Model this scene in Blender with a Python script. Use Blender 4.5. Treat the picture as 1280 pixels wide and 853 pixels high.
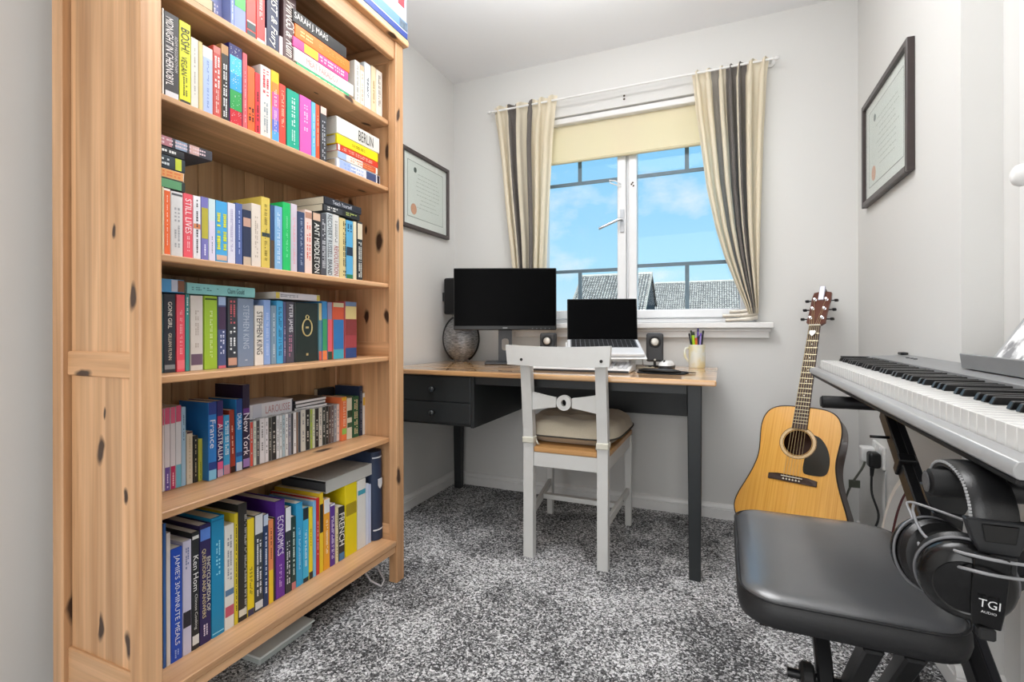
import bpy, bmesh, math, random
from mathutils import Vector, Matrix, Euler
random.seed(7)
R = math.radians
SC = bpy.context.scene
COL = SC.collection
for o in list(bpy.data.objects): bpy.data.objects.remove(o)

# ------------------------------------------------------------------ camera
cam_d = bpy.data.cameras.new('camera'); cam = bpy.data.objects.new('camera', cam_d); COL.objects.link(cam)
CAM_YAW, CAM_F, CAM_CY, CAM_ROLL = 0.401916, 619.28, 410.27, -0.00197
cam.location = (0, 0, .925)
cam.rotation_mode = 'QUATERNION'
cam.rotation_quaternion = (Matrix.Rotation(CAM_YAW, 3, 'Z') @ Matrix.Rotation(math.pi / 2, 3, 'X') @ Matrix.Rotation(CAM_ROLL, 3, 'Z')).to_quaternion()
cam_d.sensor_fit = 'HORIZONTAL'; cam_d.sensor_width = 36
cam_d.lens = 36 * CAM_F / 1280
cam_d.shift_y = (CAM_CY - 426.5) / 1280
cam_d.clip_start = .02
SC.camera = cam

# ------------------------------------------------------------------ world, sun, fill lights, exposure
w = bpy.data.worlds.new('sky'); SC.world = w; w.use_nodes = True
N = w.node_tree.nodes; LK = w.node_tree.links; N.clear()
def nn(N, t, **kw):
    n = N.new(t)
    for k, v in kw.items(): setattr(n, k, v)
    return n
wo = nn(N, 'ShaderNodeOutputWorld'); bg = nn(N, 'ShaderNodeBackground'); LK.new(bg.outputs[0], wo.inputs[0])
tc = nn(N, 'ShaderNodeTexCoord'); sep = nn(N, 'ShaderNodeSeparateXYZ'); LK.new(tc.outputs['Generated'], sep.inputs[0])
ramp = nn(N, 'ShaderNodeValToRGB'); LK.new(sep.outputs['Z'], ramp.inputs[0])
e = ramp.color_ramp.elements
e[0].position = 0.0; e[0].color = (.62, .83, .96, 1)
e[1].position = .55; e[1].color = (.17, .45, .82, 1)
m1 = e.new(.12); m1.color = (.42, .75, .97, 1)
m2 = e.new(.32); m2.color = (.27, .61, .93, 1)
mp = nn(N, 'ShaderNodeMapping'); LK.new(tc.outputs['Generated'], mp.inputs[0]); mp.inputs['Scale'].default_value = (1, 1, 1.9)
mp.inputs['Location'].default_value = (3.15, .4, .22)
n1 = nn(N, 'ShaderNodeTexNoise'); LK.new(mp.outputs[0], n1.inputs['Vector'])
n1.inputs['Scale'].default_value = 5.2; n1.inputs['Detail'].default_value = 7; n1.inputs['Roughness'].default_value = .56
cr = nn(N, 'ShaderNodeValToRGB'); LK.new(n1.outputs[0], cr.inputs[0])
cr.color_ramp.elements[0].position = .52; cr.color_ramp.elements[0].color = (0, 0, 0, 1)
cr.color_ramp.elements[1].position = .72; cr.color_ramp.elements[1].color = (.8, .8, .8, 1)
mx = nn(N, 'ShaderNodeMix', data_type='RGBA'); LK.new(cr.outputs[0], mx.inputs[0]); LK.new(ramp.outputs[0], mx.inputs[6]); mx.inputs[7].default_value = (.90, .92, .97, 1)
LK.new(mx.outputs[2], bg.inputs[0]); bg.inputs[1].default_value = 1.2

def light(name, kind, loc, energy, rot=(0, 0, 0), size=1., size_y=None, color=(1, 1, 1)):
    d = bpy.data.lights.new(name, kind); o = bpy.data.objects.new(name, d); COL.objects.link(o)
    o.location = loc; o.rotation_euler = rot; d.energy = energy; d.color = color
    if kind == 'AREA':
        d.shape = 'RECTANGLE' if size_y else 'DISK'; d.size = size
        if size_y: d.size_y = size_y
    elif kind == 'POINT': d.shadow_soft_size = size
    elif kind == 'SUN': d.angle = R(.6)
    return o
light('sun', 'SUN', (-4, -6, 9), 5, (R(48), 0, R(-40)), color=(1, .95, .88))
# added fill lights without fixtures, all unseen above or behind the camera
light('overhead_fill', 'AREA', (-.42, 1.3, 2.37), 18.5, (0, 0, 0), 1.2, color=(.99, .995, 1))
light('rear_fill', 'AREA', (-.35, -1.15, 1.15), 28, (R(86), 0, R(6)), 1.5, 1.9, color=(.985, .995, 1))
light('ceiling_fill', 'AREA', (-.40, 1.05, 1.93), 12, (R(180), 0, 0), 1.1, color=(.99, .995, 1))
light('ceiling_fill_far', 'AREA', (-.45, 1.5, 2.08), 9, (R(180), 0, 0), .45, color=(.99, .995, 1))
SC.view_settings.view_transform = 'Standard'; SC.view_settings.look = 'None'
SC.view_settings.exposure = -0.1; SC.view_settings.gamma = 1.0; SC.view_settings.use_curve_mapping = False

# ------------------------------------------------------------------ materials
def lin(h):
    h = h.lstrip('#')
    if len(h) == 3: h = ''.join(c * 2 for c in h)
    v = [int(h[i:i + 2], 16) / 255 for i in (0, 2, 4)]
    return tuple((c / 12.92 if c <= .04045 else ((c + .055) / 1.055) ** 2.4) for c in v) + (1,)
MATS = {}
def base_mat(name):
    m = bpy.data.materials.new(name); m.use_nodes = True
    nt = m.node_tree; b = nt.nodes['Principled BSDF']
    return m, nt, b
def mat(name, hexc, rough=.5, metal=0., noise=0., nscale=40., bump=0., coat=0., spec=.5):
    """plain coloured material with a little procedural unevenness"""
    key = (name, hexc)
    if key in MATS: return MATS[key]
    m, nt, b = base_mat(name)
    c = lin(hexc)
    b.inputs['Roughness'].default_value = rough; b.inputs['Metallic'].default_value = metal
    b.inputs['Coat Weight'].default_value = coat; b.inputs['Specular IOR Level'].default_value = spec
    tcn = nt.nodes.new('ShaderNodeTexCoord'); no = nt.nodes.new('ShaderNodeTexNoise')
    no.inputs['Scale'].default_value = nscale; no.inputs['Detail'].default_value = 3
    nt.links.new(tcn.outputs['Object'], no.inputs['Vector'])
    mxn = nt.nodes.new('ShaderNodeMix'); mxn.data_type = 'RGBA'
    nt.links.new(no.outputs[0], mxn.inputs[0])
    k = max(noise, .03)
    mxn.inputs[6].default_value = tuple(max(0, x * (1 - k)) for x in c[:3]) + (1,)
    mxn.inputs[7].default_value = tuple(min(1, x * (1 + k)) for x in c[:3]) + (1,)
    nt.links.new(mxn.outputs[2], b.inputs['Base Color'])
    if bump:
        bp = nt.nodes.new('ShaderNodeBump'); bp.inputs['Strength'].default_value = bump; bp.inputs['Distance'].default_value = .002
        nt.links.new(no.outputs[0], bp.inputs['Height']); nt.links.new(bp.outputs[0], b.inputs['Normal'])
    MATS[key] = m
    return m

def pine(name, axis, tone=(.66, .385, .195), stave_axis=None, stave=.07, knots=1.0, zcut=.05, crough=.3, rough=.42, coat=.1):
    """pine: grain along one axis, glued staves, knots"""
    if name in MATS: return MATS[name]
    m, nt, b = base_mat(name); L = nt.links
    def nd(t, **kw): return nn(nt.nodes, t, **kw)
    tcn = nd('ShaderNodeTexCoord'); oi = nd('ShaderNodeObjectInfo')
    add = nd('ShaderNodeVectorMath', operation='ADD')
    cmb = nd('ShaderNodeVectorMath', operation='SCALE'); cmb.inputs[0].default_value = (3.1, 5.3, 7.7)
    L.new(oi.outputs['Random'], cmb.inputs['Scale'])
    L.new(tcn.outputs['Object'], add.inputs[0]); L.new(cmb.outputs[0], add.inputs[1])
    ia = 'XYZ'.index(axis)
    # grain
    mp = nd('ShaderNodeMapping'); s = [26., 26., 26.]; s[ia] = 1.1; mp.inputs['Scale'].default_value = s
    L.new(add.outputs[0], mp.inputs[0])
    g = nd('ShaderNodeTexNoise'); g.inputs['Scale'].default_value = 1; g.inputs['Detail'].default_value = 5; g.inputs['Distortion'].default_value = .7
    L.new(mp.outputs[0], g.inputs['Vector'])
    mp3 = nd('ShaderNodeMapping'); s = [120., 120., 120.]; s[ia] = 2.5; mp3.inputs['Scale'].default_value = s
    L.new(add.outputs[0], mp3.inputs[0])
    g2 = nd('ShaderNodeTexNoise'); g2.inputs['Scale'].default_value = 1; g2.inputs['Detail'].default_value = 2
    L.new(mp3.outputs[0], g2.inputs['Vector'])
    r = nd('ShaderNodeValToRGB'); L.new(g.outputs[0], r.inputs[0])
    t = tone
    r.color_ramp.elements[0].position = .32; r.color_ramp.elements[0].color = (t[0] * .74, t[1] * .66, t[2] * .58, 1)
    r.color_ramp.elements[1].position = .68; r.color_ramp.elements[1].color = (min(1, t[0] * 1.1), t[1] * 1.12, t[2] * 1.18, 1)
    col = r.outputs[0]
    mf = nd('ShaderNodeMix', data_type='RGBA', blend_type='MULTIPLY'); mf.inputs[0].default_value = .35
    L.new(col, mf.inputs[6]); L.new(g2.outputs[0], mf.inputs[7]); 
    hv0 = nd('ShaderNodeHueSaturation'); hv0.inputs['Value'].default_value = 1.22; L.new(mf.outputs[2], hv0.inputs['Color']); col = hv0.outputs[0]
    # staves
    sp = nd('ShaderNodeSeparateXYZ'); L.new(add.outputs[0], sp.inputs[0])
    if stave_axis:
        dv = nd('ShaderNodeMath', operation='DIVIDE'); L.new(sp.outputs[stave_axis], dv.inputs[0]); dv.inputs[1].default_value = stave
        fl = nd('ShaderNodeMath', operation='FLOOR'); L.new(dv.outputs[0], fl.inputs[0])
        dz = nd('ShaderNodeMath', operation='MULTIPLY_ADD'); L.new(sp.outputs[axis], dz.inputs[0]); dz.inputs[1].default_value = zcut; L.new(fl.outputs[0], dz.inputs[2])
        fz = nd('ShaderNodeMath', operation='FLOOR'); L.new(dz.outputs[0], fz.inputs[0])
        cx = nd('ShaderNodeCombineXYZ'); L.new(fl.outputs[0], cx.inputs[0]); L.new(fz.outputs[0], cx.inputs[1])
        wn = nd('ShaderNodeTexWhiteNoise', noise_dimensions='3D'); L.new(cx.outputs[0], wn.inputs['Vector'])
        mr = nd('ShaderNodeMapRange'); L.new(wn.outputs[0], mr.inputs[0]); mr.inputs[3].default_value = .82; mr.inputs[4].default_value = 1.14
        hv = nd('ShaderNodeHueSaturation'); L.new(mr.outputs[0], hv.inputs['Value']); L.new(col, hv.inputs['Color']); col = hv.outputs[0]
    else:
        mr = nd('ShaderNodeMapRange'); L.new(oi.outputs['Random'], mr.inputs[0]); mr.inputs[3].default_value = .92; mr.inputs[4].default_value = 1.08
        hv = nd('ShaderNodeHueSaturation'); L.new(mr.outputs[0], hv.inputs['Value']); L.new(col, hv.inputs['Color']); col = hv.outputs[0]
    if knots:
        oth = [c for c in 'XYZ' if c != axis]
        sm = nd('ShaderNodeMath', operation='ADD'); L.new(sp.outputs[oth[0]], sm.inputs[0]); L.new(sp.outputs[oth[1]], sm.inputs[1])
        kx = nd('ShaderNodeMath', operation='MULTIPLY'); kn = nd('ShaderNodeTexNoise'); kn.inputs['Scale'].default_value = 14; L.new(add.outputs[0], kn.inputs['Vector']); kq = nd('ShaderNodeMath', operation='MULTIPLY_ADD'); L.new(kn.outputs[0], kq.inputs[0]); kq.inputs[1].default_value = .035; L.new(sm.outputs[0], kq.inputs[2]); L.new(kq.outputs[0], kx.inputs[0]); kx.inputs[1].default_value = 13.
        ky = nd('ShaderNodeMath', operation='MULTIPLY'); L.new(sp.outputs[axis], ky.inputs[0]); ky.inputs[1].default_value = 5.2
        kv = nd('ShaderNodeCombineXYZ'); L.new(kx.outputs[0], kv.inputs[0]); L.new(ky.outputs[0], kv.inputs[1])
        v = nd('ShaderNodeTexVoronoi', feature='F1', voronoi_dimensions='2D'); v.inputs['Scale'].default_value = 1; L.new(kv.outputs[0], v.inputs['Vector'])
        sc = nd('ShaderNodeSeparateColor'); L.new(v.outputs['Color'], sc.inputs[0])
        gt = nd('ShaderNodeMath', operation='LESS_THAN'); L.new(sc.outputs[0], gt.inputs[0]); gt.inputs[1].default_value = .30 * knots
        size = nd('ShaderNodeMapRange'); L.new(sc.outputs[1], size.inputs[0]); size.inputs[3].default_value = .06; size.inputs[4].default_value = .25
        q = nd('ShaderNodeMath', operation='DIVIDE'); L.new(v.outputs['Distance'], q.inputs[0]); L.new(size.outputs[0], q.inputs[1])
        kr = nd('ShaderNodeValToRGB'); L.new(q.outputs[0], kr.inputs[0])
        kr.color_ramp.elements[0].position = .55; kr.color_ramp.elements[0].color = (1, 1, 1, 1)
        kr.color_ramp.elements[1].position = 1.0; kr.color_ramp.elements[1].color = (0, 0, 0, 1)
        km = nd('ShaderNodeMath', operation='MULTIPLY'); L.new(kr.outputs[0], km.inputs[0]); L.new(gt.outputs[0], km.inputs[1])
        mk2 = nd('ShaderNodeMix', data_type='RGBA'); L.new(km.outputs[0], mk2.inputs[0]); L.new(col, mk2.inputs[6]); mk2.inputs[7].default_value = (.055, .026, .014, 1)
        col = mk2.outputs[2]
    L.new(col, b.inputs['Base Color'])
    b.inputs['Roughness'].default_value = rough; b.inputs['Coat Weight'].default_value = coat; b.inputs['Coat Roughness'].default_value = crough
    bp = nd('ShaderNodeBump'); bp.inputs['Strength'].default_value = .06; bp.inputs['Distance'].default_value = .001
    L.new(g2.outputs[0], bp.inputs['Height']); L.new(bp.outputs[0], b.inputs['Normal'])
    MATS[name] = m
    return m

# ------------------------------------------------------------------ mesh helpers
ORG = {}
class MB:
    def __init__(s): s.v = []; s.f = []; s.mi = []; s.uv = None
    def quad_pts(s, pts, m=0):
        n = len(s.v); s.v += [tuple(p) for p in pts]; s.f.append(tuple(range(n, n + len(pts)))); s.mi.append(m)
    def hexa(s, p, m=0):
        n = len(s.v); s.v += [tuple(q) for q in p]
        for f in ((0, 3, 2, 1), (4, 5, 6, 7), (0, 1, 5, 4), (1, 2, 6, 5), (2, 3, 7, 6), (3, 0, 4, 7)):
            s.f.append(tuple(n + i for i in f)); s.mi.append(m)
        return s
    def box(s, x0, x1, y0, y1, z0, z1, m=0):
        return s.hexa([(x0, y0, z0), (x1, y0, z0), (x1, y1, z0), (x0, y1, z0), (x0, y0, z1), (x1, y0, z1), (x1, y1, z1), (x0, y1, z1)], m)
    def bar(s, a, b, wx, wy, m=0, up=(0, 0, 1)):
        """box between two points with a rectangular section (wx along side, wy along up-ish)"""
        a = Vector(a); b = Vector(b); d = (b - a).normalized(); u = Vector(up)
        sd = d.cross(u)
        if sd.length < 1e-4: sd = d.cross(Vector((1, 0, 0)))
        sd.normalize(); u = sd.cross(d).normalized()
        p = []
        for q in (a, b):
            for i, j in ((-1, -1), (1, -1), (1, 1), (-1, 1)): p.append(q + sd * (wx / 2 * i) + u * (wy / 2 * j))
        return s.hexa(p, m)
    def tube(s, pts, r, n=8, m=0, cap=True, closed=False):
        pts = [Vector(p) for p in pts]; k = len(pts); rr = r if isinstance(r, (list, tuple)) else [r] * k
        base = len(s.v); up = None
        for i, p in enumerate(pts):
            if closed: t = pts[(i + 1) % k] - pts[i - 1]
            else: t = pts[min(i + 1, k - 1)] - pts[max(i - 1, 0)]
            t.normalize()
            if up is None:
                up = Vector((0, 0, 1)) if abs(t.z) < .9 else Vector((1, 0, 0))
            a = t.cross(up)
            if a.length < 1e-5: a = t.cross(Vector((0, 1, 0)))
            a.normalize(); bb = a.cross(t).normalized(); up = bb
            for j in range(n):
                g = 2 * math.pi * j / n
                s.v.append(tuple(p + (a * math.cos(g) + bb * math.sin(g)) * rr[i]))
        kk = k if closed else k - 1
        for i in range(kk):
            for j in range(n):
                i2 = (i + 1) % k
                s.f.append((base + i * n + j, base + i * n + (j + 1) % n, base + i2 * n + (j + 1) % n, base + i2 * n + j)); s.mi.append(m)
        if cap and not closed:
            s.f.append(tuple(base + j for j in reversed(range(n)))); s.mi.append(m)
            s.f.append(tuple(base + (k - 1) * n + j for j in range(n))); s.mi.append(m)
        return s
    def lathe(s, prof, c=(0, 0, 0), n=24, m=0, sx=1., sy=1., axis='Z'):
        base = len(s.v); c = Vector(c)
        for (r, z) in prof:
            for j in range(n):
                g = 2 * math.pi * j / n; p = (r * math.cos(g) * sx, r * math.sin(g) * sy, z)
                if axis == 'X': p = (p[2], p[0], p[1])
                elif axis == 'Y': p = (p[1], p[2], p[0])
                s.v.append(tuple(c + Vector(p)))
        for i in range(len(prof) - 1):
            for j in range(n):
                s.f.append((base + i * n + j, base + i * n + (j + 1) % n, base + (i + 1) * n + (j + 1) % n, base + (i + 1) * n + j)); s.mi.append(m)
        s.f.append(tuple(base + j for j in reversed(range(n)))); s.mi.append(m)
        s.f.append(tuple(base + (len(prof) - 1) * n + j for j in range(n))); s.mi.append(m)
        return s
    def prism(s, out, f0, f1, m=0):
        """outline points -> f0(p), f1(p) give the two 3-D ends"""
        n = len(s.v); k = len(out)
        s.v += [tuple(f0(p)) for p in out] + [tuple(f1(p)) for p in out]
        s.f.append(tuple(n + i for i in reversed(range(k)))); s.mi.append(m)
        s.f.append(tuple(n + k + i for i in range(k))); s.mi.append(m)
        for i in range(k):
            j = (i + 1) % k
            s.f.append((n + i, n + j, n + k + j, n + k + i)); s.mi.append(m)
        return s
    def grid(s, fn, nu, nv, m=0, uv=False):
        base = len(s.v)
        if uv and s.uv is None: s.uv = {}
        for i in range(nu + 1):
            for j in range(nv + 1):
                if uv: s.uv[len(s.v)] = (i / nu, j / nv)
                s.v.append(tuple(fn(i / nu, j / nv)))
        for i in range(nu):
            for j in range(nv):
                a = base + i * (nv + 1) + j
                s.f.append((a, a + nv + 1, a + nv + 2, a + 1)); s.mi.append(m)
        return s
    def build(s, name, mats, parent=None, smooth=False, bevel=0., seg=1, solid=0., sub=0, fix=True):
        me = bpy.data.meshes.new(name)
        o = bpy.data.objects.new(name, me); COL.objects.link(o)
        org = Vector((0, 0, 0))
        if parent is not None and parent.name in ORG: org = ORG[parent.name]
        me.from_pydata([tuple(Vector(p) - org) for p in s.v], [], s.f)
        if not isinstance(mats, (list, tuple)): mats = [mats]
        for q in mats: me.materials.append(q)
        for p, i in zip(me.polygons, s.mi): p.material_index = i
        if s.uv:
            ul = me.uv_layers.new(name='uv')
            for lp in me.loops: ul.data[lp.index].uv = s.uv.get(lp.vertex_index, (0, 0))
        if fix:
            bm = bmesh.new(); bm.from_mesh(me); bmesh.ops.recalc_face_normals(bm, faces=bm.faces); bm.to_mesh(me); bm.free()
        if smooth:
            for p in me.polygons: p.use_smooth = True
            if smooth != 'all': me.set_sharp_from_angle(angle=R(35))
        if parent is not None:
            o.parent = parent
            if parent.name in ORG: ORG[o.name] = ORG[parent.name]
        if solid:
            md = o.modifiers.new('solid', 'SOLIDIFY'); md.thickness = solid; md.offset = 0
        if bevel:
            md = o.modifiers.new('bevel', 'BEVEL'); md.width = bevel; md.segments = seg; md.limit_method = 'ANGLE'; md.angle_limit = R(40)
        if sub:
            md = o.modifiers.new('sub', 'SUBSURF'); md.levels = sub; md.render_levels = sub
        return o
def thing(name, label, cat, loc=(0, 0, 0), rot=(0, 0, 0), group=None, world=True):
    o = bpy.data.objects.new(name, None); COL.objects.link(o); o.empty_display_size = .05
    o.location = loc; o.rotation_euler = rot
    if world: ORG[o.name] = Vector(loc)
    return tag(o, label, cat, group)
def tag(o, label, cat, group=None):
    o['label'] = label; o['category'] = cat
    if group: o['group'] = group
    return o
def struct(name, loc=(0, 0, 0)):
    o = bpy.data.objects.new(name, None); COL.objects.link(o); o.location = loc; ORG[o.name] = Vector(loc); o['kind'] = 'structure'; return o
def smesh(mb, name, mats, **kw):
    o = mb.build(name, mats, None, **kw); o['kind'] = 'structure'; return o
def copy_tree(o, parent=None):
    c = o.copy(); COL.objects.link(c)
    if parent is not None: c.parent = parent
    for ch in list(o.children): copy_tree(ch, c)
    return c
TXT = {}
def text_mesh(body, italic=0.):
    k = (body, italic)
    if k in TXT: return TXT[k]
    cu = bpy.data.curves.new('lettering', 'FONT'); cu.body = body; cu.resolution_u = 2; cu.size = 1; cu.shear = italic
    o = bpy.data.objects.new('lettering', cu); COL.objects.link(o)
    dg = bpy.context.evaluated_depsgraph_get(); ev = o.evaluated_get(dg)
    me = ev.to_mesh(); vs = [tuple(v.co) for v in me.vertices]; fs = [tuple(p.vertices) for p in me.polygons]
    ev.to_mesh_clear(); bpy.data.objects.remove(o); bpy.data.curves.remove(cu)
    xs = [v[0] for v in vs]; ys = [v[1] for v in vs]
    TXT[k] = (vs, fs, min(xs), max(xs), min(ys), max(ys))
    return TXT[k]
def add_text(mb, body, origin, ux, uy, length, height, m=0, italic=0.):
    """flat lettering centred on origin, fitted inside length x height"""
    vs, fs, x0, x1, y0, y1 = text_mesh(body, italic)
    sx = length / (x1 - x0); sy = height / (y1 - y0)
    if sx > sy * 1.35: sx = sy * 1.35
    if sy > sx * 2.4: sy = sx * 2.4
    o = Vector(origin); ux = Vector(ux); uy = Vector(uy); n = len(mb.v)
    for v in vs: mb.v.append(tuple(o + ux * ((v[0] - (x0 + x1) / 2) * sx) + uy * ((v[1] - (y0 + y1) / 2) * sy)))
    for f in fs: mb.f.append(tuple(n + i for i in f)); mb.mi.append(m)

# ================================================================== THE ROOM
def wall_mat(name, hexc):
    m, nt, b = base_mat(name); c = lin(hexc); L = nt.links
    tcn = nn(nt.nodes, 'ShaderNodeTexCoord'); no = nn(nt.nodes, 'ShaderNodeTexNoise'); no.inputs['Scale'].default_value = 160; no.inputs['Detail'].default_value = 2
    L.new(tcn.outputs['Object'], no.inputs['Vector'])
    bp = nn(nt.nodes, 'ShaderNodeBump'); bp.inputs['Strength'].default_value = .08; bp.inputs['Distance'].default_value = .001
    L.new(no.outputs[0], bp.inputs['Height']); L.new(bp.outputs[0], b.inputs['Normal'])
    b.inputs['Base Color'].default_value = c; b.inputs['Roughness'].default_value = .85; b.inputs['Specular IOR Level'].default_value = .25
    return m
M_WALL = wall_mat('wall_paint', 'dcdbd8'); M_CEIL = wall_mat('ceiling_paint', 'f1f1f2')
M_GLOSS = mat('white_gloss_paint', 'e8e7e5', .35)
def carpet_mat():
    m, nt, b = base_mat('grey_carpet'); L = nt.links
    tcn = nn(nt.nodes, 'ShaderNodeTexCoord')
    v = nn(nt.nodes, 'ShaderNodeTexVoronoi', feature='F1'); v.inputs['Scale'].default_value = 210
    n0 = nn(nt.nodes, 'ShaderNodeTexNoise'); n0.inputs['Scale'].default_value = 120; n0.inputs['Detail'].default_value = 2
    L.new(tcn.outputs['Object'], n0.inputs['Vector'])
    mxv = nn(nt.nodes, 'ShaderNodeMix', data_type='VECTOR'); mxv.inputs[0].default_value = .012
    L.new(tcn.outputs['Object'], mxv.inputs[4]); L.new(n0.outputs['Color'], mxv.inputs[5]); L.new(mxv.outputs[1], v.inputs['Vector'])
    sc = nn(nt.nodes, 'ShaderNodeSeparateColor'); L.new(v.outputs['Color'], sc.inputs[0])
    # brushed patches of the pile
    n1 = nn(nt.nodes, 'ShaderNodeTexNoise'); n1.inputs['Scale'].default_value = 3.6; n1.inputs['Detail'].default_value = 4; n1.inputs['Distortion'].default_value = .8; n1.inputs['Roughness'].default_value = .6
    L.new(tcn.outputs['Object'], n1.inputs['Vector'])
    mr = nn(nt.nodes, 'ShaderNodeMapRange'); mr.inputs[1].default_value = .36; mr.inputs[2].default_value = .64; mr.inputs[3].default_value = -.17; mr.inputs[4].default_value = .2
    L.new(n1.outputs[0], mr.inputs[0])
    ad = nn(nt.nodes, 'ShaderNodeMath', operation='ADD'); L.new(sc.outputs[0], ad.inputs[0]); L.new(mr.outputs[0], ad.inputs[1])
    r = nn(nt.nodes, 'ShaderNodeValToRGB'); L.new(ad.outputs[0], r.inputs[0]); e = r.color_ramp.elements
    e[0].position = .05; e[0].color = (.055, .055, .057, 1)
    e[1].position = .98; e[1].color = (.92, .92, .93, 1)
    a = e.new(.4); a.color = (.16, .16, .163, 1)
    a = e.new(.66); a.color = (.46, .46, .465, 1)
    L.new(r.outputs[0], b.inputs['Base Color']); b.inputs['Roughness'].default_value = 1; b.inputs['Specular IOR Level'].default_value = .05
    bp = nn(nt.nodes, 'ShaderNodeBump'); bp.inputs['Strength'].default_value = .7; bp.inputs['Distance'].default_value = .006
    L.new(v.outputs['Distance'], bp.inputs['Height']); bp.invert = True; L.new(bp.outputs[0], b.inputs['Normal'])
    return m
M_CARPET = carpet_mat()
XL, YB, XR, XR2, YJ, ZC, YF = -1.487, 2.61, .552, .633, 1.586, 2.395, -1.3
WX0, WX1, WZ0, WZ1 = -.995, .148, .95, 2.085     # window opening
smesh(MB().box(XL - .2, 1.0, YF - .1, YB + .3, -.12, 0), 'floor', M_CARPET)
smesh(MB().box(XL - .2, 1.0, YF - .1, YB + .3, ZC, ZC + .12), 'ceiling', M_CEIL)
smesh(MB().box(XL - .2, XL, YF, YB + .3, 0, ZC), 'wall_left', M_WALL)
b = MB(); b.box(XL, WX0, YB, YB + .3, 0, ZC); b.box(WX1, 1.0, YB, YB + .3, 0, ZC); b.box(WX0, WX1, YB, YB + .3, 0, WZ0 - .03); b.box(WX0, WX1, YB, YB + .3, WZ1, ZC)
smesh(b, 'wall_back', M_WALL)
b = MB(); b.prism([(XR, YB), (1.0, YB), (1.0, YF), (XR2, YF), (XR2, YJ), (XR, YJ)], lambda p: (p[0], p[1], 0), lambda p: (p[0], p[1], ZC))
smesh(b, 'wall_right', M_WALL)
smesh(MB().box(XL - .2, 1.0, YF - .1, YF, 0, ZC), 'wall_front', M_WALL)
def skirting(name, a, bb, nrm):
    a = Vector(a); bb = Vector(bb); n = Vector(nrm)
    prof = [(0, 0), (.016, 0), (.016, .045), (.0125, .047), (.0125, .050), (.0145, .052), (.012, .062), (.006, .070), (0, .072)]
    mb = MB(); mb.prism(prof, lambda p: a + n * p[0] + Vector((0, 0, p[1])), lambda p: bb + n * p[0] + Vector((0, 0, p[1])))
    return smesh(mb, name, M_GLOSS, smooth=True)
skirting('baseboard_left', (XL, YF, 0), (XL, YB, 0), (1, 0, 0))
skirting('baseboard_back', (XL + .016, YB, 0), (XR - .016, YB, 0), (0, -1, 0))
skirting('baseboard_right', (XR, YJ, 0), (XR, YB, 0), (-1, 0, 0))
skirting('baseboard_return', (XR - .016, YJ, 0), (XR2, YJ, 0), (0, -1, 0))
# white architrave at the right edge of the view
b = MB(); b.box(.607, XR2, 1.36, 1.456, 0, 2.08)
smesh(b, 'trim_1', M_GLOSS, bevel=.004)
kn = thing('round_knob', 'small white round knob fixed to the white frame at the right edge', 'knob', (.607, 1.383, 1.246))
M_CHROME = mat('chrome', 'c8cacc', .18, 1.)
b = MB(); b.lathe([(.0, -.040), (.013, -.039), (.021, -.033), (.024, -.025), (.021, -.017), (.012, -.012), (.010, -.004)], (.605, 1.383, 1.246), 20, axis='X'); b.build('knob', M_GLOSS, kn, smooth='all')
MB().lathe([(.02, -.006), (.02, 0)], (.6068, 1.383, 1.246), 18, axis='X').build('rose', mat('grey_metal', '6e7074', .3, .9), kn)

# ---------------------------------------------------------------- window
M_UPVC = mat('white_upvc', 'e9eaeb', .3); M_BAR = mat('leaded_bar', '5f7480', .45)
def glass_mat():
    m = bpy.data.materials.new('window_glass'); m.use_nodes = True; nt = m.node_tree; nt.nodes.clear()
    o = nn(nt.nodes, 'ShaderNodeOutputMaterial'); t = nn(nt.nodes, 'ShaderNodeBsdfTransparent'); g = nn(nt.nodes, 'ShaderNodeBsdfGlossy'); f = nn(nt.nodes, 'ShaderNodeLayerWeight'); f.inputs[0].default_value = .5; pw = nn(nt.nodes, 'ShaderNodeMath', operation='POWER'); pw.inputs[1].default_value = 5; pm = nn(nt.nodes, 'ShaderNodeMath', operation='MULTIPLY_ADD'); pm.inputs[1].default_value = .5; pm.inputs[2].default_value = .012; nt.links.new(f.outputs['Facing'], pw.inputs[0]); nt.links.new(pw.outputs[0], pm.inputs[0])
    t.inputs[0].default_value = (.97, .985, .98, 1); g.inputs['Roughness'].default_value = .02
    x = nn(nt.nodes, 'ShaderNodeMixShader'); nt.links.new(pm.outputs[0], x.inputs[0]); nt.links.new(t.outputs[0], x.inputs[1]); nt.links.new(g.outputs[0], x.inputs[2]); nt.links.new(x.outputs[0], o.inputs[0])
    return m
M_GLASS = glass_mat()
win = struct('window_1', (-.44, 2.70, WZ0))
def frame_rect(mb, x0, x1, z0, z1, y0, y1, t, m=0, tb=None):
    tb = tb or t
    mb.box(x0, x0 + t, y0, y1, z0, z1, m); mb.box(x1 - t, x1, y0, y1, z0, z1, m); mb.box(x0 + t, x1 - t, y0, y1, z0, z0 + tb, m); mb.box(x0 + t, x1 - t, y0, y1, z1 - t, z1, m)
b = MB(); frame_rect(b, WX0, WX1, WZ0, WZ1, 2.70, 2.77, .025); b.box(-.475, -.465, 2.70, 2.77, WZ0 + .025, WZ1 - .025); b.build('outer_frame', M_UPVC, win, bevel=.004)
b = MB(); frame_rect(b, -.97, -.476, .976, 2.06, 2.685, 2.74, .047); b.build('casement', M_UPVC, win, bevel=.006, seg=2)
b = MB(); frame_rect(b, -.464, .124, .976, 2.06, 2.688, 2.74, .045); b.build('fixed_light', M_UPVC, win, bevel=.006, seg=2)
MB().box(-.925, -.522, 2.713, 2.719, 1.02, 2.015).build('pane', M_GLASS, win)
MB().box(-.42, .080, 2.713, 2.719, 1.02, 2.015).build('pane', M_GLASS, win)
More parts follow.
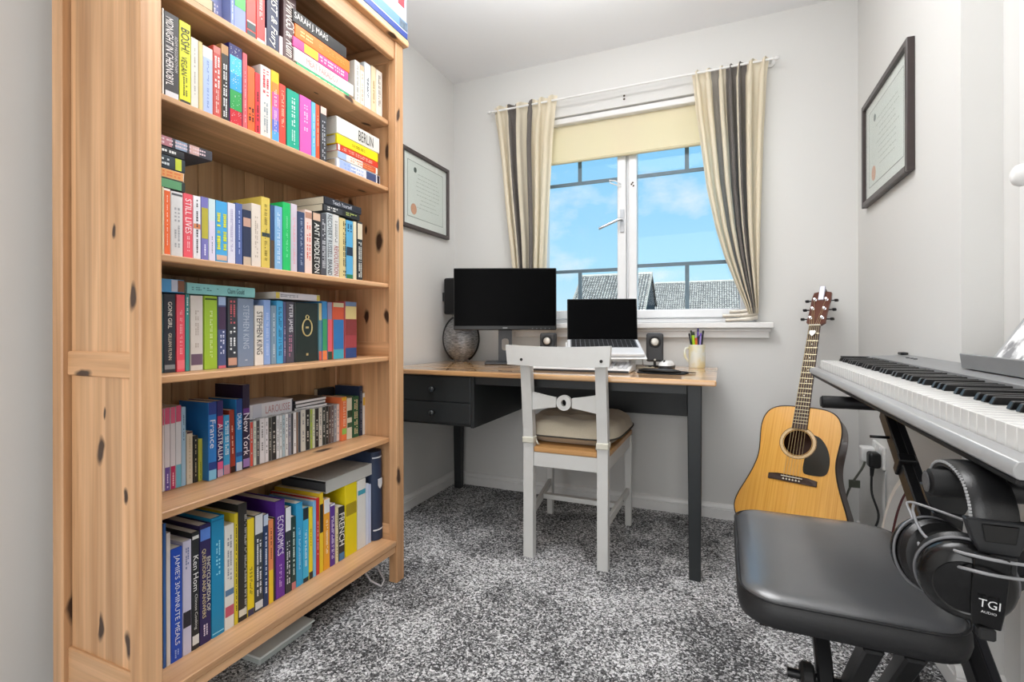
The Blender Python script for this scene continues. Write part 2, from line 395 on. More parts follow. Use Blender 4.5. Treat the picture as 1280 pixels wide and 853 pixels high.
for x0, x1, xs, zb in ((-.924, -.522, -.735, 1.243), (-.42, .080, -.168, 1.256)):
    for z in (zb, 1.735): MB().box(x0, x1, 2.704, 2.7128, z - .009, z + .009).build('glazing_bar', M_BAR, win)
    for z0, z1 in ((1.021, zb - .0095), (1.7445, 2.014)): MB().box(xs - .01, xs + .01, 2.704, 2.7128, z0, z1).build('glazing_bar', M_BAR, win)
b = MB(); b.box(-.505, -.485, 2.676, 2.685, 1.44, 1.56); b.tube([(-.495, 2.68, 1.502), (-.495, 2.645, 1.502), (-.51, 2.638, 1.498), (-.612, 2.636, 1.458)], .0075, 8)
b.build('handle', mat('satin_steel', 'b9bcc0', .3, .9), win, smooth=True)
b = MB(); b.tube([(-.50, 2.68, 1.70), (-.53, 2.665, 1.715), (-.56, 2.66, 1.72), (-.555, 2.66, 1.705), (-.52, 2.665, 1.69), (-.50, 2.68, 1.685)], .003, 6); b.build('stay_loop', M_UPVC, win, smooth=True)
b = MB()
for x, z in ((-.44, 1.70), (-.446, 1.692), (-.436, 1.683)): b.lathe([(.005, -.002), (.004, .001)], (x, 2.687, z), 8, axis='Y')
b.build('screw_heads', mat('dark_screw', '4a4036', .4, .6), win)
# sill with its apron
b = MB(); b.box(-1.10, .215, 2.545, YB, .922, .950); b.box(WX0, WX1, YB, 2.70, .922, .9495); b.box(-1.08, .20, 2.585, YB, .875, .922); b.box(-1.085, .205, 2.576, 2.585, .905, .922)
o = smesh(b, 'trim_2', M_GLOSS, bevel=.005, seg=2)

# ---------------------------------------------------------------- houses seen through the window
def tile_mat():
    m, nt, b = base_mat('roof_tile'); L = nt.links
    g = nn(nt.nodes, 'ShaderNodeNewGeometry'); r = nn(nt.nodes, 'ShaderNodeValToRGB'); L.new(g.outputs['Random Per Island'], r.inputs[0])
    r.color_ramp.elements[0].color = (.42, .40, .36, 1); r.color_ramp.elements[1].color = (.82, .78, .70, 1)
    L.new(r.outputs[0], b.inputs['Base Color']); b.inputs['Roughness'].default_value = .8
    return m
M_TILE = tile_mat(); M_SHADE_WALL = mat('shade_dark_wall', '3d444c', .9, noise=.1, nscale=2); M_VERGE = mat('pale_verge', 'b9b4a8', .8); M_GAP = mat('roof_underlay', '1c2228', .95)  # house wall colour darkened to stand for the gable's shade
def house(label, x0, x1, yr, zr, ye, slope, zbase):
    ze = zr - (yr - ye) * slope
    t = thing('house', label, 'house', ((x0 + x1) / 2, yr, zbase))
    yb = yr + 5.
    b = MB(); b.prism([(ye + .5, zbase), (ye + .5, ze + .3), (yr, zr - .15), (yb - .5, zr - .15 - 4.5 * slope), (yb - .5, zbase)], lambda p: (x0 + .25, p[0], p[1]), lambda p: (x1 - .25, p[0], p[1])); b.build('wall', M_SHADE_WALL, t)
    b = MB(); b.hexa([(x0, ye, ze - .1), (x1, ye, ze - .1), (x1, yr, zr - .1), (x0, yr, zr - .1), (x0, ye, ze), (x1, ye, ze), (x1, yr, zr), (x0, yr, zr)])
    b.hexa([(x0, yr, zr - .1), (x1, yr, zr - .1), (x1, yb, zr - 5 * slope - .1), (x0, yb, zr - 5 * slope - .1), (x0, yr, zr), (x1, yr, zr), (x1, yb, zr - 5 * slope), (x0, yb, zr - 5 * slope)]); b.build('roof_slab', M_GAP, t)
    L_ = math.hypot(yr - ye, zr - ze); nr = int(L_ / .36); nc = int((x1 - x0) / .34); d = Vector((0, yr - ye, zr - ze)) / L_; nrm = Vector((0, -d.z, d.y))
    b = MB(); wdt = (x1 - x0) / nc
    for i in range(nr):
        for j in range(nc):
            a = Vector((x0 + j * wdt, ye, ze)) + d * (i * L_ / nr); s = L_ / nr
            q = []
            for k, (fx, h) in enumerate(((.04, .03), (.28, .11), (.56, .11), (.84, .02))):
                q.append((a + Vector((fx * wdt, 0, 0)) + nrm * (h + .05), a + Vector((fx * wdt, 0, 0)) + d * (s * .84) + nrm * (h + .005)))
            n = len(b.v)
            for p0, p1 in q: b.v += [tuple(p0), tuple(p1)]
            for k in range(3): b.f.append((n + 2 * k, n + 2 * k + 2, n + 2 * k + 3, n + 2 * k + 1)); b.mi.append(0)
    o = b.build('roof_tiles', M_TILE, t, fix=False); o['kind'] = 'stuff'
    b = MB(); b.tube([(x0, yr, zr + .05), (x1, yr, zr + .05)], .16, 8); b.build('ridge', M_TILE, t)
    b = MB(); b.bar((x1 - .02, ye, ze + .02), (x1 - .02, yr, zr + .02), .12, .3); b.bar((x0 + .02, ye, ze + .02), (x0 + .02, yr, zr + .02), .12, .3); b.build('verge', M_VERGE, t)
    return t
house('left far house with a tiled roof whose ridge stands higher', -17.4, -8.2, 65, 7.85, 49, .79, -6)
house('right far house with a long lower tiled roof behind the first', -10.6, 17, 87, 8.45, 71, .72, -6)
smesh(MB().box(-60, 60, 20, 120, -6.3, -6), 'ground', mat('grass_ground', '7c8a5c', .95, noise=.2, nscale=.5))

# ---------------------------------------------------------------- blind, rail, curtains
def blind_mat():
    m, nt, b = base_mat('blind_fabric'); b.inputs['Base Color'].default_value = lin('faf4dc'); b.inputs['Roughness'].default_value = .9
    tr = nn(nt.nodes, 'ShaderNodeBsdfTranslucent'); tr.inputs[0].default_value = lin('fff0c4'); x = nn(nt.nodes, 'ShaderNodeMixShader'); x.inputs[0].default_value = .4
    o = nt.nodes['Material Output']; nt.links.new(b.outputs[0], x.inputs[1]); nt.links.new(tr.outputs[0], x.inputs[2]); nt.links.new(x.outputs[0], o.inputs[0])
    return m
bl = thing('roller_blind', 'cream roller blind pulled a little way down at the top of the window', 'blind', (-.44, 2.65, 1.84))
MB().box(WX0 + .004, WX1 - .004, 2.625, 2.675, 2.05, WZ1 - .002).build('headrail', M_GLOSS, bl, bevel=.006, seg=2)
MB().box(WX0 + .015, WX1 - .015, 2.659, 2.6605, 1.853, 2.05).build('fabric', blind_mat(), bl)
b = MB(); b.tube([(WX0 + .015, 2.66, 1.848), (WX1 - .015, 2.66, 1.848)], .008, 10); b.build('bottom_bar', mat('blind_hem', 'cfc6a4', .8), bl, smooth=True)
rl = thing('curtain_rail', 'thin white curtain rail running above the window', 'curtain rail', (-.5, 2.54, 2.15))
MB().tube([(-1.205, 2.545, 2.152), (.215, 2.545, 2.152)], .0055, 10).build('rod', M_GLOSS, rl, smooth=True)
for x in (-1.207, .217): 
    MB().lathe([(.0056, -.012), (.009, -.007), (.011, 0), (.009, .007), (.005, .012)], (x + (.012 if x > 0 else -.012), 2.545, 2.152), 14, axis='X').build('finial', M_GLOSS, rl, smooth='all')
for x in (-1.19, .207):
    b = MB(); b.tube([(x, 2.545, 2.152), (x, 2.60, 2.16)], .006, 8); b.lathe([(.02, 0), (.02, .009)], (x, 2.6005, 2.16), 14, axis='Y'); b.build('bracket', M_GLOSS, rl, smooth=True)
b = MB()
for z in (2.135, 2.118): b.lathe([(.006, -.003), (.004, .0)], (-.47, 2.609, z), 8, axis='Y')
tag(b.build('wall_screws', mat('dark_screw', '4a4036', .4, .6)), 'pair of small dark screw heads in the wall above the blind', 'screws')

def curtain_mat(name, stripes):
    m, nt, b = base_mat(name); L = nt.links
    uv = nn(nt.nodes, 'ShaderNodeUVMap'); uv.uv_map = 'uv'; sp = nn(nt.nodes, 'ShaderNodeSeparateXYZ'); L.new(uv.outputs[0], sp.inputs[0])
    r = nn(nt.nodes, 'ShaderNodeValToRGB'); r.color_ramp.interpolation = 'CONSTANT'; L.new(sp.outputs[0], r.inputs[0])
    cream = lin('f2e8d2'); dark = lin('7a7470'); mid = lin('9a958f')
    el = r.color_ramp.elements; el[0].position = 0; el[0].color = cream; el[1].position = .999; el[1].color = cream
    for a, c, kind in stripes:
        q = el.new(a); q.color = dark if kind == 'd' else mid
        q = el.new(c); q.color = cream
    mp = nn(nt.nodes, 'ShaderNodeMapping'); mp.inputs['Scale'].default_value = (260, 420, 1); L.new(uv.outputs[0], mp.inputs[0])
    no = nn(nt.nodes, 'ShaderNodeTexNoise'); no.inputs['Scale'].default_value = 1; no.inputs['Detail'].default_value = 3; L.new(mp.outputs[0], no.inputs['Vector'])
    mr = nn(nt.nodes, 'ShaderNodeMapRange'); L.new(no.outputs[0], mr.inputs[0]); mr.inputs[1].default_value = .3; mr.inputs[2].default_value = .7; mr.inputs[3].default_value = .6; mr.inputs[4].default_value = 1.5
    # woven fleck only in the dark stripes
    lum = nn(nt.nodes, 'ShaderNodeRGBToBW'); L.new(r.outputs[0], lum.inputs[0]); gt = nn(nt.nodes, 'ShaderNodeMath', operation='LESS_THAN'); L.new(lum.outputs[0], gt.inputs[0]); gt.inputs[1].default_value = .5
    mm = nn(nt.nodes, 'ShaderNodeMix', data_type='FLOAT'); L.new(gt.outputs[0], mm.inputs[0]); mm.inputs[2].default_value = 1.0; L.new(mr.outputs[0], mm.inputs[3])
    hv = nn(nt.nodes, 'ShaderNodeHueSaturation'); L.new(mm.outputs[0], hv.inputs['Value']); L.new(r.outputs[0], hv.inputs['Color'])
    L.new(hv.outputs[0], b.inputs['Base Color']); b.inputs['Roughness'].default_value = .95; b.inputs['Sheen Weight'].default_value = .15
    tr = nn(nt.nodes, 'ShaderNodeBsdfTranslucent'); L.new(hv.outputs[0], tr.inputs[0]); x = nn(nt.nodes, 'ShaderNodeMixShader'); x.inputs[0].default_value = .38
    o = nt.nodes['Material Output']; L.new(b.outputs[0], x.inputs[1]); L.new(tr.outputs[0], x.inputs[2]); L.new(x.outputs[0], o.inputs[0])
    return m
def interp(tab, z):
    for (a, *p), (c, *q) in zip(tab, tab[1:]):
        if z >= c or (c, *q) == tab[-1]:
            t = min(1, max(0, (a - z) / (a - c))); return [x + (y - x) * t for x, y in zip(p, q)]
def curtain(label, tab, folds, stripes, seed, mname, y0=2.553, amp=.030):
    z1, z0 = tab[0][0], tab[-1][0]
    rnd = random.Random(seed); ph = [rnd.uniform(-.5, .5) for _ in range(folds + 2)]
    t = thing('curtain', label, 'curtain', ((tab[0][1] + tab[0][2]) / 2, y0, z0))
    def fn(s, v):
        z = z1 + (z0 - z1) * v
        xl, xr = interp(tab, z)
        k = folds * min(1, max(0, s + .03 * math.sin(2 * math.pi * (1.6 * s + ph[0])) * math.sin(math.pi * s))); i = int(min(folds - 1, math.floor(k))); fr = k - i
        sw = 1 + .35 * ph[i] * min(1, v * 4)
        head = min(1., abs(z - 2.105) / .05) * .35 + .65
        a = amp * (.62 + .38 * min(1, v * 2.2)) * sw * head
        y = y0 + a * math.cos(2 * math.pi * k) * .95 + .006 * math.sin(9 * v + 5 * s)
        x = xl + (xr - xl) * s + .35 * (xr - xl) / folds * math.sin(4 * math.pi * k) * .5 * min(1, .3 + v)
        if z > 2.12: x += .004 * math.sin(2 * math.pi * k); z += .008 * math.cos(2 * math.pi * k + 1) * (1 if v == 0 else .3)
        return (x, y, z)
    b = MB(); b.grid(fn, folds * 18, 56, uv=True); b.build('fabric', curtain_mat(mname, stripes), t, smooth='all', fix=False)
    return t
cl = curtain('left curtain, cream with dark grey woven stripes, hanging behind the monitor',
    [(2.178, -1.2, -.82), (2.10, -1.19, -.832), (1.95, -1.168, -.852), (1.7, -1.135, -.868), (1.4, -1.10, -.88), (1.26, -1.085, -.888), (.985, -1.06, -.90)], 6,
    [(.24, .385, 'd'), (.53, .64, 'd')], 3, 'left_curtain_fabric')
cr_ = curtain('right curtain, cream with dark grey woven stripes, bunched up on the sill',
    [(2.165, -.137, .20), (2.09, -.128, .19), (1.95, -.115, .184), (1.84, -.10, .178), (1.6, -.07, .17), (1.4, -.03, .163), (1.265, .008, .16), (1.12, .06, .157), (1.03, .097, .155), (.99, .108, .153)], 7,
    [(.27, .36, 'm'), (.45, .58, 'd'), (.62, .71, 'd')], 5, 'right_curtain_fabric')
MC = mat('curtain_hem_cloth', 'ece6da', .95, noise=.12, nscale=120)
for i, (zz, xa, hh) in enumerate(((.9605, .012, .010), (.981, .0, .010), (1.0, .03, .0085))):
    b = MB()
    def fn(u, v, zz=zz, xa=xa, hh=hh):
        g = 2 * math.pi * v; x = xa + (.15 - xa) * u; w = .03 * (1 - .35 * u)
        return (x, 2.568 + w * math.cos(g), zz + hh * math.sin(g) * (1 - .15 * math.sin(6 * u)) + .012 * u * u)
    b.grid(fn, 12, 14); b.v = b.v; n = len(b.v)
    b.f.append(tuple(range(14, -1, -1))); b.mi.append(0)
    b.build('hem_fold', MC, cr_, smooth='all')

# ================================================================== BOOKCASE
PZ = pine('pine_upright', 'Z', knots=.6); PY = pine('pine_shelf', 'Y', stave_axis='X', stave=.09, knots=.6, zcut=.9); PP = pine('pine_panel', 'Z', stave_axis='X', stave=.06, knots=1.5)
PB = pine('pine_back_board', 'Z', tone=(.50, .31, .15), knots=.25, rough=.6); PX = pine('pine_rail', 'X', knots=.5); PYF = pine('pine_front_rail', 'Y', knots=.35)
BX0, BX1, BY0, BY1 = -1.405, -1.086, .628, 1.531
bc = thing('bookcase', 'tall knotty pine bookcase with six full shelves standing along the left wall', 'bookcase', (-1.24, 1.08, 0))
for y0 in (BY0, BY1 - .045):
    MB().box(-1.122, BX1, y0, y0 + .045, 0, 1.966).build('front_post', PZ, bc, bevel=.003)
    MB().box(BX0, -1.366, y0, y0 + .045, 0, 1.966).build('rear_post', PZ, bc, bevel=.003)
for yc in (BY0 + .024, BY1 - .024):
    for z0, z1 in ((.205, .82), (.875, 1.90)): MB().box(-1.3615, -1.1225, yc - .007, yc + .007, z0, z1).build('side_panel', PP, bc)
    for z0, z1 in ((.115, .205), (.82, .875), (1.90, 1.966)): MB().box(-1.3659, -1.1221, yc - .014, yc + .014, z0, z1).build('side_rail', PX, bc, bevel=.003)
SY0, SY1 = BY0 + .0455, BY1 - .0455
for z1, t in ((1.685, .018), (1.439, .015), (1.088, .016), (.822, .017), (.525, .0175)):
    b = MB(); b.box(-1.395, -1.122, SY0 - .011, SY1 + .011, z1 - t, z1); b.build('shelf', PY, bc, bevel=.0025)
MB().box(-1.395, -1.087, SY0, SY1, .137, .155).build('bottom_shelf', PY, bc, bevel=.002)
MB().box(-1.112, -1.090, SY0, SY1, .112, .1368).build('bottom_rail', PYF, bc, bevel=.003)
MB().box(-1.112, -1.092, SY0, SY1, 1.898, 1.966).build('top_rail', PYF, bc, bevel=.003)
MB().box(-1.415, -1.070, BY0 - .014, BY1 + .014, 1.966, 1.991).build('top_board', PY, bc, bevel=.005, seg=2)
nb = 11; wd = (SY1 - SY0 + .02) / nb
for i in range(nb):
    y = SY0 - .01 + i * wd
    MB().box(-1.404, -1.3985, y + .0008, y + wd - .0008, .115, 1.96).build('back_board', PB, bc, bevel=.0012)

# ================================================================== BOOKS
M_PAGE = mat('book_pages', 'd9cfb8', .9, noise=.12, nscale=300); M_PAGE2 = mat('white_book_pages', 'e4e0d6', .9, noise=.08, nscale=300)
def cmat(h, rough=.42): return mat('print_' + h, h, rough, noise=.05, nscale=25)
def book_parts(root, t, h, d, color, texts=(), bands=(), hard=None, seed=0):
    """spine at x=0 facing +x, body towards -x, thickness along y, height along z"""
    rnd = random.Random(seed)
    hard = (t > .028) if hard is None else hard
    ct = min(.0022 if hard else .0008, t * .2)
    r = min(.004, t * .22) if not hard else min(.005, t * .2)
    # cover: boards and a slightly rounded spine in one folded piece
    oy = t / 2; out = [(-d, -oy), (-r, -oy)]
    for k in range(1, 6):
        a = -math.pi / 2 + math.pi * k / 6; out.append((-r + r * math.cos(a), oy * math.sin(a) ** 1 if abs(math.sin(a)) > .99 else oy * (math.sin(a) * .12 + math.copysign(.88, math.sin(a)) if abs(math.sin(a)) > .01 else 0)))
    out += [(-r, oy), (-d, oy)]
    iy = oy - ct; inn = [(-d, iy), (-r - ct, iy), (-r - ct, -iy), (-d, -iy)]
    mb = MB(); mb.prism(out + inn, lambda p: (p[0], p[1], 0), lambda p: (p[0], p[1], h))
    cov = mb.build('cover', cmat(color), root, smooth=True)
    g = .003 if hard else .0006
    MB().box(-d + (.004 if hard else .0008), -r - ct - .0003, -iy + .0002, iy - .0002, g, h - g).build('page_block', M_PAGE if rnd.random() < .6 else M_PAGE2, root)
    sw = t * .86
    for (f0, f1, c) in bands:
        MB().box(-.001, .00025, -sw / 2, sw / 2, h * (1 - f1) + .0003, h * (1 - f0) - .0003).build('spine_band', cmat(c), cov)
    for (s, c, a, b_, k, off) in texts:
        mb = MB(); L0 = h * (b_ - a); zc = h * (1 - (a + b_) / 2); hh = t * k
        if s == '~':
            # unreadable small print: rows of short marks
            z = h * (1 - a); zend = h * (1 - b_); rows = 1 if t < .02 else 2
            while z > zend + .004:
                ln = rnd.uniform(.0022, .0055); ln = min(ln, z - zend)
                for q in range(rows):
                    if rnd.random() < .85:
                        yo = off * t + (q - (rows - 1) / 2) * hh * .55; ww = hh * (.32 if rows == 2 else .5) * rnd.uniform(.7, 1)
                        mb.box(.0003, .00055, yo - ww / 2, yo + ww / 2, z - ln, z)
                z -= ln + rnd.choice((.0011, .0012, .0014, .005))
            if mb.v: mb.build('small_print', cmat(c), cov)['kind'] = 'stuff'
        else:
            add_text(mb, s, (.0007, off * t, zc), (0, 0, -1), (0, 1, 0), L0, hh, italic=.3 if '&' in s else 0.); mb.build('title_lettering', cmat(c), cov, fix=False)
    return cov
BOOKS = [
  (0, -1.17, 0.837, 0.036, 1.6855, 0.165, '8d93c4', 'lavender book leaning behind the book that lies flat', (('~', 'f4f0ff', 0.1, 0.9, 0.35, 0),), ((0.86, 1, 'b9bfe0'),)),
  (0, -1.14, 0.8734, 0.0086, 1.6855, 0.175, '8fa0dc', 'periwinkle blue book', (('~', 'eef', 0.1, 0.9, 0.35, 0),), ()),
  (0, -1.14, 0.8824, 0.0346, 1.6855, 0.208, '8c9ad6', 'blue book with a bright green upper half', (('~', 'fff', 0.2, 0.6, 0.35, 0),), ((0, 0.7, '57c45a'),)),
  (0, -1.14, 0.918, 0.029, 1.6855, 0.212, 'e25548', 'red book with two dark squares low on its spine', (), ((0.8, 0.885, '33484b'), (0.9, 0.985, '33484b'), (0.78, 0.8, 'd8d8d0'))),
  (0, -1.14, 0.948, 0.027, 1.6855, 0.222, 'e8443f', 'plain bright red book with a white dot low on its spine', (('~', 'ffd9d0', 0.1, 0.7, 0.35, 0),), ((0.93, 0.96, 'fff0e8'),)),
  (0, -1.14, 0.9754, 0.0036, 1.6855, 0.056, 'f3d9dc', 'thin pale pink book', (), ()),
  (0, -1.14, 0.981, 0.04, 1.6855, 0.222, '2c3350', 'navy book with white script along its spine', (('MIST & Fury', 'f2efe6', 0.22, 0.93, 0.66, 0),), ((0.95, 0.97, 'c9a24a'),)),
  (0, -1.14, 1.023, 0.011, 1.6855, 0.06, 'e8d5d8', 'short white book in a dark red gap between two taller books', (), ()),
  (0, -1.14, 1.036, 0.047, 1.6855, 0.214, '5d4444', 'brown book with white script along its spine', (('WINGS & Ruin', 'f0e8e0', 0.18, 0.92, 0.66, 0),), ((0.95, 0.975, 'd5b9a0'),)),
  (0, -1.14, 1.332, 0.025, 1.6855, 0.147, 'd9d7cf', 'grey-white slim book just right of the flat stack', (('~', '8a8a84', 0.1, 0.9, 0.3, 0),), ()),
  (0, -1.14, 1.359, 0.02, 1.6855, 0.143, 'e3d3c4', 'cream book with a pale orange head', (('~', 'a08c74', 0.2, 0.9, 0.3, 0),), ((0, 0.12, 'e0b090'),)),
  (0, -1.14, 1.381, 0.034, 1.6855, 0.165, 'c9cdd0', 'pale grey thick book', (('~', '33363a', 0.3, 0.72, 0.3, 0),), ()),
  (0, -1.14, 1.417, 0.025, 1.6855, 0.169, 'd8c6a4', 'tan book', (('~', '9a7c44', 0.3, 0.8, 0.3, 0),), ()),
  (0, -1.14, 1.444, 0.034, 1.6855, 0.169, 'ddd4c8', 'pale cream book last before the right post', (('~', '6a6258', 0.1, 0.8, 0.35, 0),), ()),
  (1, -1.14, 0.707, 0.003, 1.4395, 0.196, 'efeae2', 'very thin white book tight against the left post', (), ()),
  (1, -1.14, 0.711, 0.033, 1.4395, 0.194, '3d3b3c', 'charcoal book with tall white capitals', (('MIDNIGHT IN CHERNOBYL', 'f3efec', 0.06, 0.84, 0.5, -0.16), ('ADAM HIGGINBOTHAM', 'c9c5c0', 0.24, 0.66, 0.2, 0.28)), ((0.905, 1, 'd9dadf'),)),
  (1, -1.14, 0.7444, 0.0266, 1.4395, 0.192, 'e4e32a', 'bright yellow book with black lettering', (('BOSH!', '1c1c12', 0.08, 0.36, 0.72, 0), ('VEGAN', '2a2a18', 0.42, 0.64, 0.5, -0.1), ('~', '6d6d20', 0.66, 0.9, 0.4, 0)), ((0.94, 0.985, '2b2b20'),)),
  (1, -1.14, 0.7714, 0.0176, 1.4395, 0.167, 'dcd8ce', 'off-white paperback with a creased spine', (('~', 'a9a49a', 0.1, 0.9, 0.3, 0),), ()),
  (1, -1.14, 0.79, 0.009, 1.4395, 0.167, 'd9c688', 'pale yellow slim paperback', (), ()),
  (1, -1.14, 0.7994, 0.0256, 1.4395, 0.163, 'e9e4da', 'cream paperback with a pale blue panel down its spine', (('~', '7a8fc0', 0.2, 0.9, 0.2, 0),), ((0.16, 0.97, 'aebfe6'),)),
  (1, -1.14, 0.826, 0.02, 1.4395, 0.177, 'c9534a', 'brick red paperback with white print', (('~', 'f6e6e0', 0.14, 0.58, 0.7, 0), ('~', 'f0d0c8', 0.6, 0.92, 0.4, 0)), ((0, 0.1, 'd2766a'),)),
  (1, -1.14, 0.847, 0.02, 1.4395, 0.192, 'b98a58', 'tan book with a black lower spine', (('~', 'fff', 0.25, 0.95, 0.5, 0),), ((0.12, 1, '26221f'),)),
  (1, -1.14, 0.868, 0.038, 1.4395, 0.206, '2d2a6e', 'thick book banded navy, sky blue, green and red', (), ((0.14, 0.36, '4fc1e8'), (0.36, 0.56, '35a3dd'), (0.56, 0.8, '2f9e4e'), (0.8, 1, 'c9202f'))),
  (1, -1.14, 0.907, 0.013, 1.4395, 0.2, 'e2626a', 'rose pink slim paperback', (('~', 'f7c5c5', 0.2, 0.9, 0.3, 0),), ()),
  (1, -1.14, 0.921, 0.022, 1.4395, 0.173, 'ef6a2f', 'orange paperback with black print near its foot', (('~', '1a1210', 0.62, 0.82, 0.75, 0),), ()),
  (1, -1.14, 0.944, 0.015, 1.4395, 0.167, 'd8323f', 'crimson slim paperback', (('~', '3a0c12', 0.3, 0.95, 0.5, 0),), ()),
  (1, -1.14, 0.96, 0.034, 1.4395, 0.196, 'd9d7d2', 'light grey book with red capitals', (('~', 'd8404a', 0.05, 0.42, 0.6, 0), ('~', '8f98a0', 0.5, 0.92, 0.4, 0)), ()),
  (1, -1.14, 0.995, 0.026, 1.4395, 0.198, 'f2c31c', 'paperback fading from yellow through pink to blue', (('~', 'f9dede', 0.25, 0.9, 0.3, 0),), ((0.16, 0.3, 'f58a3c'), (0.3, 0.5, 'ec5a93'), (0.5, 0.68, 'b96fc0'), (0.68, 0.84, '6a78cf'), (0.84, 1, '5aa6e6'))),
  (1, -1.14, 1.022, 0.022, 1.4395, 0.173, 'ea4a3c', 'scarlet paperback', (('~', 'ffd0b0', 0.1, 0.7, 0.35, 0),), ()),
  (1, -1.14, 1.048, 0.045, 1.4395, 0.171, '17a78c', 'teal green book', (('~', 'dff5ee', 0.12, 0.62, 0.3, 0), ('~', 'cdeee4', 0.66, 0.9, 0.3, 0)), ()),
  (1, -1.14, 1.095, 0.044, 1.4395, 0.173, 'e25fb4', 'hot pink book', (('~', 'f8cfea', 0.14, 0.6, 0.35, 0),), ()),
  (1, -1.14, 1.14, 0.016, 1.4395, 0.171, '6fbbe2', 'sky blue slim book', (('~', 'e8f6ff', 0.2, 0.8, 0.3, 0),), ()),
  (1, -1.14, 1.157, 0.015, 1.4395, 0.171, 'e2552e', 'orange red slim book', (('~', 'ffd8b8', 0.2, 0.8, 0.3, 0),), ()),
  (1, -1.14, 1.175, 0.027, 1.4395, 0.173, '3c3d42', 'black book with a pale red head and grey print', (('~', 'c9ccd2', 0.25, 0.95, 0.5, 0),), ((0, 0.13, 'efc9bd'),)),
  (2, -1.14, 0.706, 0.003, 1.0885, 0.151, 'e9d9b0', 'thin cream book against the left post', (), ()),
  (2, -1.14, 0.7094, 0.0146, 1.0885, 0.149, 'f4efe4', 'white paperback with an orange stripe down its spine', (('~', 'fbe0d0', 0.1, 0.9, 0.2, 0),), ((0.03, 0.985, 'ef6c35'),)),
  (2, -1.14, 0.725, 0.027, 1.0885, 0.147, 'dcdad9', 'light grey book with faint print', (('~', 'a9a9ac', 0.2, 0.9, 0.5, 0),), ((0.03, 0.06, '50545a'),)),
  (2, -1.14, 0.753, 0.022, 1.0885, 0.149, 'ea5a68', 'coral red book with white capitals', (('STILL LIVES', 'fbeeee', 0.08, 0.62, 0.66, 0), ('~', 'f8c8cc', 0.66, 0.92, 0.3, 0)), ()),
  (2, -1.14, 0.776, 0.018, 1.0885, 0.149, 'e8e6ea', 'white paperback with dark print', (('~', '4d4a50', 0.06, 0.9, 0.45, 0),), ((0.44, 0.52, 'd98a5a'),)),
  (2, -1.14, 0.795, 0.018, 1.0885, 0.151, '7a76b8', 'violet paperback with a mustard title panel', (('~', 'eee8ff', 0.75, 0.95, 0.4, 0),), ((0.17, 0.66, 'b9ad3c'),)),
  (2, -1.14, 0.8134, 0.0176, 1.0885, 0.151, 'cfe0e2', 'pale mint paperback', (('~', '5a6a70', 0.6, 0.9, 0.2, 0),), ((0.35, 1, 'dcd3e6'),)),
  (2, -1.14, 0.832, 0.031, 1.0885, 0.151, '4aa6dd', 'bright blue book with yellow lettering', (('~', 'e4e330', 0.2, 0.45, 0.95, 0), ('~', 'd8dc2c', 0.49, 0.8, 0.95, 0)), ((0.88, 0.97, 'd9b49c'),)),
  (2, -1.14, 0.864, 0.021, 1.0885, 0.153, 'dedbe8', 'pale lilac paperback', (('~', 'b0a8c8', 0.1, 0.8, 0.3, 0),), ()),
  (2, -1.14, 0.886, 0.019, 1.0885, 0.157, '5567a0', 'slate blue paperback', (('~', 'b6c2e6', 0.12, 0.9, 0.4, 0),), ()),
  (2, -1.14, 0.906, 0.025, 1.0885, 0.145, '2b3450', 'navy hardback with a small portrait on its spine', (), ((0.14, 0.3, 'caa08e'), (0.84, 1, 'cdb7a0'))),
  (2, -1.14, 0.932, 0.029, 1.0885, 0.167, 'e2d5c8', 'cream book', (('~', 'b8a898', 0.2, 0.9, 0.35, 0),), ()),
  (2, -1.14, 0.962, 0.028, 1.0885, 0.192, 'dcc25c', 'mustard yellow book', (('~', '6a5a20', 0.1, 0.9, 0.3, 0),), ((0.5, 0.56, '2c3c44'),)),
  (2, -1.14, 0.991, 0.013, 1.0885, 0.176, '31507e', 'blue paperback with a brown foot', (), ((0.55, 1, '5a4632'),)),
  (2, -1.14, 1.005, 0.026, 1.0885, 0.177, '86b3dc', 'light blue paperback', (('~', 'd8e8f6', 0.1, 0.9, 0.35, 0),), ()),
  (2, -1.14, 1.033, 0.027, 1.0885, 0.194, '26bf68', 'emerald green book', (('~', '8fe6b4', 0.2, 0.8, 0.2, 0),), ()),
  (2, -1.14, 1.061, 0.023, 1.0885, 0.196, 'cfc3cf', 'pale mauve paperback', (('~', 'e6a0a8', 0.2, 0.9, 0.3, 0),), ()),
  (2, -1.14, 1.087, 0.025, 1.0885, 0.179, '39486a', 'steel blue hardback', (('~', 'aab4c8', 0.1, 0.9, 0.3, 0),), ()),
  (2, -1.14, 1.113, 0.028, 1.0885, 0.19, 'e9cfc4', 'pale pink book with a face at its head', (('~', 'e0604a', 0.2, 0.8, 0.6, 0),), ((0.03, 0.13, 'b98a74'),)),
  (2, -1.14, 1.143, 0.033, 1.0885, 0.192, '23221f', 'black book with slanted white capitals', (('ANT MIDDLETON', 'f2f0e8', 0.18, 0.97, 0.62, 0),), ((0.02, 0.14, 'd9b49a'),)),
  (2, -1.14, 1.177, 0.023, 1.0885, 0.194, '4f4f55', 'dark grey paperback with pale print', (('~', 'd8d8dc', 0.1, 0.9, 0.55, 0),), ()),
  (2, -1.14, 1.201, 0.026, 1.0885, 0.2, 'c9cfd2', 'pale grey book lettered down its whole spine in black', (('RECOVERY RUSSELL BRAND', '25282a', 0.03, 0.98, 0.72, 0),), ()),
  (2, -1.14, 1.228, 0.027, 1.0885, 0.2, 'd8d6d2', 'off-white book with slanted red and black print', (('REVOLUTION', 'a03a3a', 0.5, 0.97, 0.7, 0), ('~', '70706c', 0.1, 0.45, 0.4, 0)), ()),
